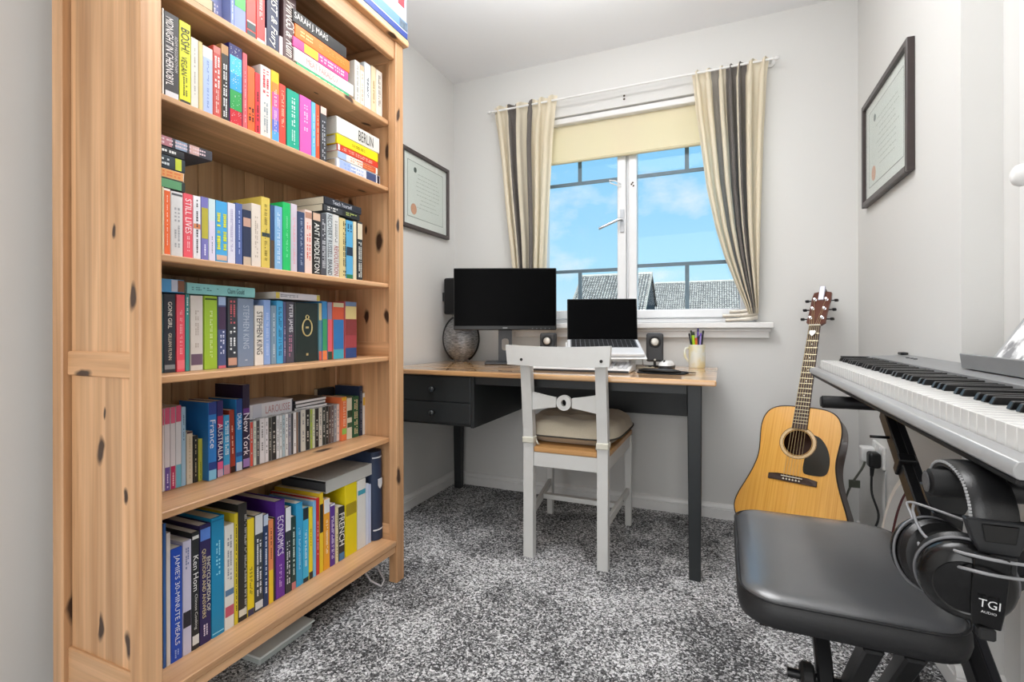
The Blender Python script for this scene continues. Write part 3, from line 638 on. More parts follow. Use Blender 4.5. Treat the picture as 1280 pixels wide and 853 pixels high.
  (2, -1.14, 1.257, 0.029, 1.0885, 0.196, 'd8c48c', 'straw coloured book with black notches', (('~', '1f1c14', 0.05, 0.98, 0.5, 0.3),), ()),
  (2, -1.14, 1.288, 0.033, 1.0885, 0.194, '58a8d4', 'azure book with a dark picture at mid spine', (('~', '123a5a', 0.06, 0.2, 0.7, 0),), ((0.45, 0.6, '1b3148'), (0.92, 1, '2f7a50'))),
  (2, -1.14, 1.323, 0.015, 1.0885, 0.196, 'e2d4b4', 'buff slim paperback', (), ()),
  (2, -1.14, 1.342, 0.027, 1.0885, 0.2, '272a2c', 'black book last on the right', (('~', 'e8e8e0', 0.35, 0.95, 0.6, 0),), ((0.03, 0.3, 'd9cdb4'),)),
  (3, -1.185, 0.733, 0.003, 0.8225, 0.181, '2f5054', 'thin dark teal book against the left post', (), ()),
  (3, -1.185, 0.737, 0.027, 0.8225, 0.183, '2a2e38', 'black hardback with wide-spaced white capitals', (('GONE GIRL', 'ede8dc', 0.1, 0.44, 0.34, 0), ('GILLIAN FLYNN', 'e2d9c4', 0.5, 0.84, 0.28, 0)), ((0.9, 0.96, '8a8f92'),)),
  (3, -1.185, 0.766, 0.02, 0.8225, 0.183, 'ea5566', 'coral paperback', (('~', 'f8b8bc', 0.2, 0.8, 0.3, 0),), ((0.85, 0.97, 'f07a84'),)),
  (3, -1.185, 0.787, 0.009, 0.8225, 0.185, '3d8f8c', 'teal slim paperback with white print', (('~', 'e8f6f4', 0.04, 0.3, 0.6, 0),), ()),
  (3, -1.185, 0.799, 0.032, 0.8225, 0.183, 'd6cec6', 'cream thick hardback with a tiny figure at its foot', (('~', 'b5a89c', 0.2, 0.7, 0.3, 0),), ((0.78, 0.93, '6a5568'),)),
  (3, -1.185, 0.834, 0.035, 0.8225, 0.184, '9dbf36', 'lime green thick paperback', (('~', 'e2efb0', 0.2, 0.85, 0.2, 0),), ((0.03, 0.055, '3c4a18'),)),
  (3, -1.185, 0.87, 0.023, 0.8225, 0.184, '4c5680', 'blue paperback with a dark red title panel', (('~', 'dfe2f2', 0.48, 0.8, 0.55, 0),), ((0, 0.12, '9fb4d6'), (0.14, 0.46, '4a3450'), (0.96, 1, 'd86a78'))),
  (3, -1.185, 0.897, 0.028, 0.8225, 0.183, '3a3e46', 'charcoal paperback with red and white print', (('~', 'd06068', 0.04, 0.38, 0.6, 0), ('~', 'e6e8ea', 0.42, 0.82, 0.65, 0)), ((0.86, 0.97, 'c99a84'),)),
  (3, -1.185, 0.926, 0.05, 0.8225, 0.183, '7d8ba2', 'wide slate blue hardback', (('STEPHEN KING', 'b9c2d0', 0.1, 0.74, 0.36, 0), ('~', 'e8ecf2', 0.9, 0.96, 0.15, 0)), ()),
  (3, -1.185, 0.979, 0.028, 0.8225, 0.166, 'e6dfd6', 'white paperback with bold black capitals and a mustard edge', (('STEPHEN KING', '1c1a1c', 0.1, 0.82, 0.66, 0),), ()),
  (3, -1.185, 1.008, 0.022, 0.8225, 0.183, '8ba7da', 'periwinkle hardback', (('~', 'c9d8f2', 0.2, 0.9, 0.3, 0),), ()),
  (3, -1.185, 1.032, 0.018, 0.8225, 0.168, '7f96a8', 'grey blue slim paperback', (('~', 'd0dae0', 0.1, 0.9, 0.4, 0),), ()),
  (3, -1.185, 1.051, 0.023, 0.8225, 0.183, '4aa4d4', 'sky blue paperback', (('~', '1e4a66', 0.1, 0.9, 0.45, 0),), ()),
  (3, -1.185, 1.075, 0.009, 0.8225, 0.181, '59557a', 'thin dusk purple paperback', (('~', 'e0c8d0', 0.4, 0.9, 0.4, 0),), ()),
  (3, -1.185, 1.085, 0.03, 0.8225, 0.182, '4f4a56', 'charcoal paperback with white capitals', (('PETER JAMES', 'eceaf0', 0.05, 0.5, 0.6, 0), ('~', 'c0809a', 0.55, 0.9, 0.4, 0)), ()),
  (3, -1.185, 1.118, 0.093, 0.8225, 0.181, '1d2b28', 'very wide black-green hardback with a gold oval emblem', (), ()),
  (3, -1.185, 1.213, 0.013, 0.8225, 0.183, '5a8a96', 'slim paperback banded buff, blue and red', (), ((0, 0.3, 'cdbd8a'), (0.84, 1, 'd8604a'))),
  (3, -1.185, 1.228, 0.022, 0.8225, 0.19, '3a86c0', 'paperback banded blue, green and orange', (), ((0.3, 0.84, '3f9a64'), (0.84, 1, 'e8824a'))),
  (3, -1.185, 1.252, 0.02, 0.8225, 0.188, '8f86a8', 'paperback banded mauve, coral and dark green', (), ((0.3, 0.86, 'e2606c'), (0.86, 1, '2c4a38'))),
  (3, -1.185, 1.274, 0.055, 0.8225, 0.188, 'd65a3a', 'thick paperback banded cream, orange, blue and turquoise', (), ((0, 0.08, 'cfc4a0'), (0.3, 0.83, '2f76b4'), (0.83, 1, '3fa6bc'))),
  (3, -1.185, 1.331, 0.062, 0.8225, 0.194, 'a4434a', 'thick paperback banded pale yellow, dark red and navy', (), ((0, 0.08, '6f86a8'), (0.08, 0.31, 'dcc88a'), (0.31, 0.6, '8a3a3c'), (0.82, 1, '2a4a86'))),
  (4, -1.26, 0.78, 0.004, 0.5255, 0.203, 'efe6e6', 'thin white booklet against the left post', (), ((0, 0.2, 'dd6a8c'),)),
  (4, -1.26, 0.785, 0.013, 0.5255, 0.204, 'e6e2e8', 'white booklet with a pink head and purple foot', (('~', 'e8e0ff', 0.8, 0.97, 0.5, 0),), ((0, 0.2, 'dc5f86'), (0.72, 1, '6a4fa0'))),
  (4, -1.26, 0.799, 0.012, 0.5255, 0.204, 'e4e0e6', 'white booklet with a pink head and crimson foot', (('~', 'ffd8e0', 0.8, 0.97, 0.5, 0),), ((0, 0.2, 'e0688c'), (0.72, 1, 'c02a5c'))),
  (4, -1.26, 0.812, 0.014, 0.5255, 0.206, 'dfe0e6', 'white booklet with a pink head and light blue foot', (), ((0, 0.2, 'd8557c'), (0.72, 1, '6fb6cf'))),
  (4, -1.26, 0.8264, 0.0106, 0.5255, 0.2, 'a5c8e0', 'pale blue slim book', (('~', '2c4a70', 0.1, 0.5, 0.3, 0),), ()),
  (4, -1.26, 0.839, 0.016, 0.5255, 0.135, 'd9cdb8', 'small cream book in a dark wine cover', (('~', 'b8a888', 0.1, 0.9, 0.3, 0),), ((0, 0.04, '4a2430'),)),
  (4, -1.26, 0.856, 0.013, 0.5255, 0.121, '2a2c28', 'small black book with cream print', (('~', 'ddd2a8', 0.05, 0.9, 0.35, 0),), ()),
  (4, -1.26, 0.87, 0.011, 0.5255, 0.11, 'cfd050', 'small lime yellow book', (('~', '6a7a20', 0.5, 0.95, 0.25, 0),), ()),
  (4, -1.238, 0.8814, 0.0236, 0.5255, 0.205, '2b7fd0', 'thick blue guidebook lettered France in white', (('France', 'f4f6fa', 0.2, 0.62, 0.62, 0),), ((0, 0.16, '2a3f8e'), (0.77, 0.87, '1f3f8c'), (0.87, 1, '7fc0e0'))),
  (4, -1.245, 0.911, 0.018, 0.5255, 0.205, '332a6a', 'guidebook lettered AUSTRALIA in white', (('AUSTRALIA', 'f6f0f4', 0.3, 0.78, 0.75, 0),), ((0.2, 0.36, 'b83060'), (0.8, 0.9, 'd85a8a'), (0.9, 1, 'caa8c0'))),
  (4, -1.25, 0.933, 0.02, 0.5255, 0.162, '3a9fd4', 'cyan guidebook', (('~', 'e8f6ff', 0.1, 0.7, 0.5, 0),), ((0.84, 1, 'c48a9a'),)),
  (4, -1.25, 0.954, 0.016, 0.5255, 0.174, '9a3422', 'rust red book leaning a little', (('~', 'e8b89c', 0.25, 0.7, 0.5, 0),), ((0.9, 1, '301812'),)),
  (4, -1.25, 0.971, 0.02, 0.5255, 0.201, '2e86cc', 'blue guidebook with a deep blue head', (('DUBAI', 'eef4fa', 0.2, 0.42, 0.6, 0),), ((0, 0.22, '22478e'), (0.74, 0.8, '1f4a8a'), (0.88, 1, 'c8d0dc'))),
  (4, -1.25, 0.992, 0.023, 0.5255, 0.239, '2c2340', 'tall purple-black guidebook lettered New York in white', (('New York', 'f2ecf6', 0.34, 0.84, 0.8, 0),), ((0.28, 0.36, '6a3a8c'), (0.88, 0.98, '9a7ab8'))),
  (4, -1.24, 1.377, 0.025, 0.5255, 0.154, 'ea7a4a', 'orange book with a green disc on its spine', (('~', 'fbe0c8', 0.1, 0.7, 0.4, 0),), ((0, 0.08, 'e0b030'), (0.72, 0.86, '8fbf5a'))),
  (4, -1.24, 1.404, 0.026, 0.5255, 0.147, 'dcd8c4', 'cream book with dark green blots', (), ((0.3, 0.48, '2a4a34'), (0.6, 0.72, '3a5a40'))),
  (4, -1.24, 1.433, 0.034, 0.5255, 0.149, '1f5a3c', 'dark green book with tan print', (('~', 'e8d8b0', 0.08, 0.95, 0.55, 0),), ()),
  (4, -1.24, 1.469, 0.018, 0.5255, 0.184, '1e2c46', 'tall navy book', (('~', '8fa0b8', 0.1, 0.9, 0.3, 0),), ()),
  (4, -1.24, 1.488, 0.015, 0.5255, 0.156, 'e4e2de', 'white slim book last on the right', (), ((0.1, 0.3, 'd8b040'),)),
  (5, -1.165, 0.722, 0.006, 0.155, 0.328, '2f62a8', 'thin blue book against the left post', (), ()),
  (5, -1.165, 0.729, 0.009, 0.155, 0.303, 'ddd6d0', 'white slim magazine', (), ()),
  (5, -1.165, 0.739, 0.026, 0.155, 0.261, '1c4fc0', 'royal blue book with white capitals', (("JAMIE'S 30-MINUTE MEALS", 'f2f5fb', 0.06, 0.86, 0.56, 0), ('~', '9fb8ec', 0.9, 0.98, 0.4, 0)), ()),
  (5, -1.165, 0.766, 0.021, 0.155, 0.268, 'cfcbe0', 'pale lilac book with a black motif', (('~', '5a6a9c', 0.06, 0.25, 0.4, 0),), ((0.62, 0.76, '2a2730'),)),
  (5, -1.165, 0.788, 0.018, 0.155, 0.281, '26292c', 'black cookbook in thin white lettering', (('Ken Hom', 'f2f2f0', 0.2, 0.5, 0.7, 0), ('Chinese Cooking', 'e2e2de', 0.53, 0.83, 0.46, 0)), ((0.03, 0.06, 'e8e8e4'), (0.88, 0.96, 'dcdcd8'))),
  (5, -1.165, 0.807, 0.029, 0.155, 0.29, '2c2358', 'indigo encyclopedia with yellow-white capitals', (('ENCYCLOPEDIA OF', 'f0ecd8', 0.28, 0.74, 0.3, 0.26), ('QUESTIONS AND ANSWERS', 'ead9a0', 0.2, 0.78, 0.36, -0.16), ('~', 'e8e0f0', 0.84, 0.95, 0.4, 0)), ((0.03, 0.13, '5a86d8'),)),
  (5, -1.165, 0.837, 0.035, 0.155, 0.297, '1586b4', 'turquoise hardback', (('~', '9fe0f2', 0.2, 0.5, 0.35, 0),), ((0.02, 0.03, '0f6a94'), (0.965, 0.975, '8fd0e8'))),
  (5, -1.165, 0.8724, 0.0266, 0.155, 0.266, 'e2dfd8', 'white paperback with small drawings low on its spine', (('~', '8a8a90', 0.1, 0.55, 0.5, 0),), ((0.62, 0.68, '5a7a9c'), (0.78, 0.88, 'c0566a'))),
  (5, -1.165, 0.9, 0.01, 0.155, 0.289, 'd8c22e', 'yellow slim book with black print', (('~', '2a281c', 0.1, 0.9, 0.5, 0),), ()),
  (5, -1.165, 0.911, 0.026, 0.155, 0.308, '2b2a28', 'black book with pale edges', (('~', 'c8c4b8', 0.1, 0.95, 0.25, 0.3),), ((0.9, 0.96, 'd9d5c8'),)),
  (5, -1.165, 0.938, 0.021, 0.155, 0.259, 'e8cc1e', 'canary yellow paperback', (('~', '6a5a10', 0.5, 0.8, 0.4, 0),), ((0.93, 1, '3a3a5a'),)),
  (5, -1.165, 0.96, 0.027, 0.155, 0.262, '3a4148', 'dark grey textbook with white print', (('~', 'e6e8ea', 0.25, 0.85, 0.6, 0),), ((0, 0.2, 'd3d6da'), (0.9, 0.98, 'cfd2d6'))),
  (5, -1.165, 0.988, 0.016, 0.155, 0.254, '233a62', 'navy textbook with white print', (('~', 'dfe6f2', 0.2, 0.9, 0.6, 0),), ((0, 0.12, 'b9c6da'),)),
  (5, -1.165, 1.005, 0.016, 0.155, 0.233, 'e08a54', 'textbook with an orange upper and yellow lower spine', (('~', '5a2a10', 0.1, 0.5, 0.4, 0),), ((0.6, 1, 'e8c428'),)),
  (5, -1.165, 1.022, 0.005, 0.155, 0.236, '33302e', 'thin black pamphlet', (), ()),
  (5, -1.165, 1.028, 0.033, 0.155, 0.277, '54288a', 'purple textbook lettered ECONOMICS in white', (('ECONOMICS', 'f2eaf8', 0.16, 0.56, 0.62, 0), ('~', 'd8b8e8', 0.66, 0.9, 0.25, 0)), ((0.55, 1, '6a2f96'),)),
  (5, -1.165, 1.062, 0.021, 0.155, 0.249, '30363c', 'black textbook with a white head', (('~', 'e2e4e6', 0.4, 0.9, 0.6, 0),), ((0, 0.28, 'dfe3e8'),)),
  (5, -1.165, 1.084, 0.017, 0.155, 0.214, '23403c', 'dark green textbook', (('~', 'd2e0da', 0.15, 0.8, 0.6, 0),), ((0.9, 1, 'c87a7a'),)),
  (5, -1.165, 1.102, 0.024, 0.155, 0.248, '2f9ed0', 'cyan textbook', (('~', 'bfe6f6', 0.3, 0.8, 0.25, 0),), ()),
  (5, -1.165, 1.127, 0.023, 0.155, 0.225, '3fb0d8', 'cyan textbook with a black head', (('~', 'e8f8ff', 0.3, 0.8, 0.3, 0),), ((0, 0.16, '22303a'), (0.94, 1, '22303a'))),
  (5, -1.165, 1.151, 0.015, 0.155, 0.219, 'e8d326', 'bright yellow slim textbook', (('~', '7a6a10', 0.3, 0.6, 0.3, 0),), ((0.9, 1, '2a2a2a'),)),
  (5, -1.165, 1.168, 0.012, 0.155, 0.234, '7fb6e2', 'pale blue slim textbook', (), ()),
  (5, -1.165, 1.181, 0.012, 0.155, 0.239, 'cc2a30', 'scarlet slim textbook', (('~', 'f6c8c8', 0.3, 0.8, 0.4, 0),), ()),
  (5, -1.165, 1.195, 0.015, 0.155, 0.25, 'e6c32a', 'yellow textbook with a black title panel', (), ((0.14, 0.5, '26241e'),)),
  (5, -1.165, 1.212, 0.027, 0.155, 0.224, 'e8a22c', 'amber paperback with a white head', (('~', 'fff0d0', 0.3, 0.8, 0.3, 0),), ((0, 0.2, 'dfe0e4'),)),
  (5, -1.165, 1.24, 0.022, 0.155, 0.2, '58308c', 'violet paperback with white print', (('~', 'eadcf6', 0.2, 0.9, 0.5, 0),), ((0, 0.03, 'f0f0f0'),)),
  (5, -1.165, 1.264, 0.013, 0.155, 0.182, 'e2d7a8', 'cream slim paperback', (('~', '6a6040', 0.1, 0.9, 0.4, 0),), ()),
  (5, -1.165, 1.279, 0.027, 0.155, 0.177, '2c2a2c', 'black paperback with bold white capitals', (('FRENCH', 'f4f2ee', 0.12, 0.72, 0.9, 0),), ((0.86, 1, '4a7aa8'),)),
  (5, -1.165, 1.31, 0.058, 0.155, 0.241, 'e3cd0a', 'tall thick yellow dictionary', (), ((0.27, 0.44, 'a38e10'),)),
  (5, -1.165, 1.37, 0.044, 0.155, 0.24, 'dadad6', 'white folder', (), ((0.15, 0.22, '3f9ab0'),)),
  (5, -1.165, 1.415, 0.013, 0.155, 0.216, 'cdd6ea', 'bluish white folder', (), ()),
  (5, -1.165, 1.43, 0.012, 0.155, 0.209, 'c3cfe8', 'pale blue folder', (), ())]
DISCS = [
  (1.016, 0.009, 0.131, 'd8584c', 'red-spined'),
  (1.027, 0.009, 0.131, 'cfd8cc', 'pale green-spined'),
  (1.037, 0.01, 0.132, '55565a', 'dark grey-spined'),
  (1.048, 0.017, 0.135, 'dcdce2', 'wide silver-white'),
  (1.066, 0.012, 0.134, 'e4e2e8', 'white-spined'),
  (1.079, 0.01, 0.134, '4a4c48', 'charcoal-spined'),
  (1.09, 0.016, 0.135, '2e3032', 'black-spined'),
  (1.107, 0.01, 0.134, 'dfe3e8', 'white-spined'),
  (1.118, 0.01, 0.133, 'd6dce0', 'white-spined'),
  (1.129, 0.01, 0.133, 'a9c0cc', 'pale blue-spined'),
  (1.14, 0.011, 0.134, 'e2e4e6', 'white-spined'),
  (1.152, 0.01, 0.132, '8a8c9e', 'lavender grey-spined'),
  (1.164, 0.007, 0.133, '3a3c44', 'black-spined'),
  (1.172, 0.011, 0.134, 'e6e6e8', 'white-spined'),
  (1.184, 0.006, 0.134, '8a6a52', 'brown-spined'),
  (1.192, 0.008, 0.133, '3c4450', 'slate-spined'),
  (1.202, 0.019, 0.137, 'd2d0c6', 'wide cream-white'),
  (1.222, 0.017, 0.136, '26282a', 'wide black'),
  (1.241, 0.01, 0.134, 'a9bf50', 'lime-spined'),
  (1.252, 0.009, 0.134, 'd8dcc0', 'pale lime-spined'),
  (1.263, 0.015, 0.133, '2c2a2c', 'black-spined'),
  (1.279, 0.015, 0.133, 'd6d2c8', 'wide cream-white'),
  (1.296, 0.013, 0.133, '283430', 'dark green-spined'),
  (1.31, 0.014, 0.134, '30302e', 'black-spined'),
  (1.325, 0.01, 0.132, '5a4640', 'brown-spined'),
  (1.337, 0.011, 0.133, '6e5c5e', 'dull mauve-spined'),
  (1.35, 0.012, 0.131, '8f929c', 'grey-spined'),
  (1.363, 0.013, 0.132, 'e2d4cc', 'white-spined')]
WHERE = {0: 'top shelf', 1: 'second shelf', 2: 'third shelf', 3: 'fourth shelf', 4: 'fifth shelf', 5: 'bottom shelf'}
DEPTH = {0: .15, 1: .135, 2: .14, 3: .15, 4: .124, 5: .19}
for i, (row, x, y0, t, z, h, c, desc, texts, bands) in enumerate(BOOKS):
    wd_ = desc.split(); lab = desc + ' on the ' + WHERE[row]
    cat = 'folder' if 'folder' in desc else ('booklet' if 'booklet' in desc or 'magazine' in desc or 'pamphlet' in desc else 'book')
    rot = (0, 0, 0); 
    if 'leaning a little' in desc: rot = (R(1.5), 0, 0)
    rt = thing(cat, lab, cat, (x, y0 + t / 2, z + .0004), rot, 'books standing on the ' + WHERE[row], world=False)
    d = DEPTH[row] + (random.uniform(-.012, .01) if row != 4 else random.uniform(-.012, 0))
    if row == 5 and h > .26: d = .21
    cov = book_parts(rt, t, h, d, c, texts, bands, seed=i)
    if 'gold oval emblem' in desc:
        b = MB(); pts = [(.0012, .019 * math.cos(a * math.pi / 14), h * .58 + .026 * math.sin(a * math.pi / 14)) for a in range(28)]
        b.tube(pts, .0022, 6, closed=True); b.tube([(.0012, .006 * math.cos(a * math.pi / 6), h * .58 + .032 + .006 * math.sin(a * math.pi / 6)) for a in range(12)], .0016, 6, closed=True)
        b.box(.0004, .001, -.006, .006, h * .58 - .003, h * .58 + .003); b.box(.0004, .001, -.004, .004, h * .1, h * .14)
        b.build('gold_emblem', mat('gilt', 'cdbb84', .35, .4), cov, smooth=True)
    if 'sky blue, green and red' in desc:
        b = MB()
        for k in range(90): 
            yy = random.uniform(-.014, .014); zz = random.uniform(.004, h - .004); s = random.uniform(.0004, .0009); b.box(.0003, .0006, yy - s, yy + s, zz - s, zz + s)
        b.build('white_flecks', cmat('eef2f4'), cov)
ORDN = ['first', 'second', 'third', 'fourth', 'fifth', 'sixth', 'seventh', 'eighth', 'ninth', 'tenth', 'eleventh', 'twelfth', 'thirteenth', 'fourteenth']
M_CASE = mat('clear_case', 'b9bcbf', .15)
nD = len(DISCS)
for i, (y0, t, h, c, desc) in enumerate(DISCS):
    pos = f'{ORDN[i]} from the left' if i < 14 else f'{ORDN[nD - 1 - i]} from the right'
    x = -1.25; d = .125
    rt = thing('disc_case', f'{desc} disc case, {pos} in the disc row on the fifth shelf', 'disc case', (x, y0 + t / 2, .5259), (0, 0, 0), 'disc cases on the fifth shelf', world=False)
    MB().box(-d, -.0012, -t / 2, t / 2, 0, h).build('case', M_CASE, rt, bevel=.0006)
    sp = MB().box(-.0011, 0, -t / 2 + .0006, t / 2 - .0006, .002, h - .002).build('spine_card', cmat(c), rt)
    mb = MB(); rnd = random.Random(i); z = h * .9
    dark = sum(lin(c)[:3]) < .9
    while z > h * .2:
        ln = rnd.uniform(.004, .012)
        if rnd.random() < .6: mb.box(.0001, .0004, -t * .15, t * .15, z - ln * .5, z)
        z -= ln * .5 + .0018
    if t > .008 and mb.v: mb.build('small_print', cmat('c9c7c0' if dark else '8a8b90'), rt)['kind'] = 'stuff'

# books and boxes lying flat.  root at the right-hand end, spine facing the room
def flat(name, label, cat, x, y0, y1, z, t, d, color, texts=(), bands=(), group=None, rz=0., ry=0., hard=None, seed=0):
    rt = thing(name, label, cat, (x, y1, z + t / 2), (R(90), 0, 0), group, world=False)
    rt.rotation_euler = (Matrix.Rotation(rz, 4, 'Z') @ Matrix.Rotation(ry, 4, 'X') @ Matrix.Rotation(R(90), 4, 'X')).to_euler()
    book_parts(rt, t, y1 - y0, d, color, texts, bands, hard=hard, seed=seed)
    return rt
G1 = 'books lying flat in the pile on the top shelf'
x = -1.135; z = 1.6856
for nme, lab, y0, y1, t, c, tx in (
    ('green', 'thin green book at the bottom of the flat pile on the top shelf', 1.078, 1.296, .013, '2fb47c', [('~', 'c8f0dc', .2, .9, .4, 0)]),
    ('white', 'white book lettered in pale red, second from bottom of the top-shelf pile', 1.07, 1.318, .040, 'dcdcda', [('MEAT PARADOX', 'd59a94', .18, .72, .5, 0)]),
    ('magenta', 'magenta and pink book with a yellow patch in the top-shelf pile', 1.066, 1.293, .030, 'd24a90', [('~', 'f6d6e4', .45, .95, .6, 0)]),
    ('orange', 'orange book just under the black one in the top-shelf pile', 1.074, 1.300, .040, 'f47a1c', [('~', 'fbd28a', .08, .3, .45, 0), ('~', 'f0a04a', .4, .9, .3, 0)]),
    ('black', 'black book with white capitals lying on top of the top-shelf pile', 1.066, 1.285, .038, '1d1b1b', [('SARAH J. MAAS', 'eeeae6', .02, .62, .62, 0)])):
    bd = [(.18, .42, 'e8cf2e')] if nme == 'magenta' else ([(.0, .16, 'd98ab0')] if False else [])
    flat('book', lab, 'book', x, y0, y1, z, t, .15, c, tx, bd, G1, seed=len(lab)); z += t + .0004
z = 1.4396; G2 = 'books lying flat in the pile on the second shelf'
for lab, y0, y1, t, c, tx, bd in (
    ('blue and white book at the bottom of the second-shelf flat pile', 1.245, 1.463, .036, 'd5d9e2', [('~', '8fa6d8', .15, .6, .6, 0)], [(.06, .3, '9fb2e0'), (.66, .9, '3c4a72'), (.93, .99, '2a2630')]),
    ('white book with orange specks, second from bottom of the second-shelf flat pile', 1.25, 1.45, .024, 'e2dcd2', [('~', 'e88a5a', .3, .9, .6, 0)], [(0, .2, '9db4dc'), (.6, .95, 'c85a30')]),
    ('red book in the middle of the second-shelf flat pile', 1.25, 1.452, .021, 'd03a26', [('~', 'f2c0a8', .1, .9, .5, 0)], [(0, .05, 'f0e0d8')]),
    ('yellow book under the white BERLIN book in the second-shelf flat pile', 1.246, 1.452, .032, 'ecd414', [('~', '8a7a14', .35, .7, .3, 0)], []),
    ('thick white book lettered BERLIN on top of the second-shelf flat pile', 1.246, 1.46, .056, 'dcd9d2', [('BERLIN', '34322f', .48, .84, .62, 0)], [])):
    flat('book', lab, 'book', -1.14, y0, y1, z, t, .15, c, tx, bd, G2, seed=len(lab)); z += t + .0006
z = 1.2390; G3 = 'small books piled at the left end of the third shelf'
for lab, y0, y1, t, c, tx, bd, d in (
    ('green and black small book at the bottom of the left third-shelf pile', .676, .757, .022, '2a3430', [], [(.12, .9, '5f9a6c')], .13),
    ('cream and orange small book second from bottom in the left third-shelf pile', .676, .754, .021, 'dcd2c4', [('~', 'e07a4a', .4, .95, .6, 0)], [(.25, .98, 'e2a060')], .13),
    ('dark teal small book with a lime disc in the left third-shelf pile', .676, .757, .030, '26343c', [('~', 'd2d8da', .1, .6, .6, 0)], [(.72, .9, 'c8d23a')], .13),
    ('black small book with white print in the left third-shelf pile', .676, .755, .017, '24262a', [('~', 'e8e8e6', .1, .8, .7, 0)], [], .13),
    ('colourful comic book drooping over the top of the left third-shelf pile', .676, .823, .024, '3a3a44', [('~', 'e0c8cc', .1, .9, .6, 0)], [(0, .35, 'b87a84'), (.4, .58, '8fa0b8'), (.62, .78, 'd0a8a0')], .2)):
    flat('book', lab, 'book', -1.14, y0, y1, z, t, d, c, tx, bd, G3, seed=len(lab)); z += t + .0006
z = 1.0885 + .1972; 
flat('book', 'white edged black book with green and white print laid over the third-shelf books', 'book', -1.138, 1.185, 1.352, 1.2912, .022, .17, '1f2022', [('~', 'e8e6e0', .1, .4, .6, 0), ('~', 'c2d06a', .6, .92, .5, 0)], [(0, .5, '3a3c40')], 'books laid over the third-shelf books', seed=3)
flat('book', 'navy book lettered Teach Yourself laid topmost over the third-shelf books', 'book', -1.138, 1.19, 1.36, 1.3138, .024, .2, '20232e', [('Teach Yourself', 'd9dbe4', .2, .72, .5, 0)], [], 'books laid over the third-shelf books', seed=4)
G4 = 'books laid over the fourth-shelf books'
zt = .8229 + .1866
flat('book', 'pale turquoise book laid over the left of the fourth-shelf books', 'book', -1.185, .791, .979, zt, .027, .13, '8fcfd0', [('~', '5a8a92', .06, .45, .34, 0), ('Claire Gould', '2a4a54', .56, .82, .5, 0)], [], G4, seed=1)
flat('book', 'blue photo-covered book laid at the far left over the fourth-shelf books', 'book', -1.185, .676, .784, zt, .032, .13, '58a8e2', [], [(.72, .86, 'c8cfe2'), (.86, 1, '8a5a40')], G4, seed=2)
flat('book', 'thin off-white book with yellow ends laid over the dark green volume', 'book', -1.185, 1.048, 1.218, zt + .002, .020, .13, 'dad6dc', [('~', '8a8a96', .1, .5, .4, 0)], [(0, .08, 'd8c35a'), (.92, 1, 'd8c35a')], G4, seed=5)
# fifth shelf: dictionary box, flat discs
flat('book', 'white dictionary lettered LAROUSSE lying over the row of disc cases', 'book', -1.268, 1.029, 1.187, .6575, .044, .115, 'dcdde2', [('LAROUSSE', 'b8888a', .34, .92, .52, 0)], [(.06, .26, 'c9ccd8'), (.97, 1, '3a3a48')], None, seed=6)
z = .6575
for k, lab in enumerate(('lowest', 'middle', 'topmost')):
    rt = thing('disc_case', f'white disc case lying flat, {lab} of three beside the white dictionary', 'disc case', (-1.266, 1.262, z + .0055), (0, 0, R((-3, 2, 0)[k])), 'disc cases lying flat on the fifth shelf', world=False)
    MB().box(-.125, -.0015, -.067, .067, -.0052, .0052).build('case', mat('dark_case', '3c3d40', .3), rt, bevel=.0006)
    MB().box(-.0014, 0, -.066, .066, -.0044, .0030).build('spine_card', cmat('e6e5e6'), rt); z += .0112
flat('case', 'tall black box with white print standing behind the last fifth-shelf books', 'box', -1.37, 1.40, 1.483, .5259, .175, .022, '22262a', [], [], None, hard=False, seed=8)
# bottom shelf: grey box file lying across, dark upright file
rt = thing('box_file', 'pale grey box file lying tilted over the bottom-shelf books', 'box file', (-1.165, 1.335, .4175), (R(.4), 0, 0), world=False)
b = MB(); b.box(-.21, 0, -.112, .112, -.020, -.0175); b.box(-.21, 0, -.112, .112, .0175, .020); b.box(-.003, 0, -.112, .112, -.0175, .0175); b.box(-.21, -.003, .109, .112, -.0175, .0175); b.build('box', mat('grey_board', 'b9bab6', .7), rt)
MB().box(-.20, -.01, -.106, .10, -.0172, .008).build('papers', mat('shaded_papers', '4a4c50', .8), rt)  # white papers, coloured dark for the shade inside the box
nf = thing('lever_file', 'dark navy file with white bands leaning at the right end of the bottom shelf', 'folder', (-1.15, 1.4765, .1564), (R(1.2), 0, 0), world=False)
NAVY = mat('navy_cloth', '28354f', .55, noise=.08)
b = MB(); out = [(-.21, -.027), (-.02, -.027)] + [(-.02 + .02 * math.cos(a), .027 * math.sin(a)) for a in [(-80 + 20 * k) * math.pi / 180 for k in range(9)]] + [(-.02, .027), (-.21, .027)]
b.prism(out, lambda p: (p[0], p[1], 0), lambda p: (p[0], p[1], .322)); b.build('cover', NAVY, nf, smooth=True)
for z in (.035, .298):
    b = MB(); b.prism([(.0004 + -.02 + .0202 * math.cos(a), .0272 * math.sin(a)) for a in [(-70 + 20 * k) * math.pi / 180 for k in range(8)]] + [(-.02, 0)], lambda p, z=z: (p[0], p[1], z), lambda p, z=z: (p[0], p[1], z + .005)); b.build('white_band', cmat('d4d8de'), nf)
b = MB(); b.prism([(-.011, .222), (.011, .222), (.011, .2), (.006, .19), (0, .185), (-.006, .19), (-.011, .2)], lambda p: (.0003, p[0], p[1]), lambda p: (.0014, p[0], p[1])); b.build('shield_label', cmat('d9dde2'), nf)
lb = flat('book', 'tan-edged dark book lying flat at the left end of the top shelf', 'book', -1.127, .676, .8185, 1.6857, .028, .15, '2a2a30', [], [(.05, .97, 'c9b48c')], seed=9)

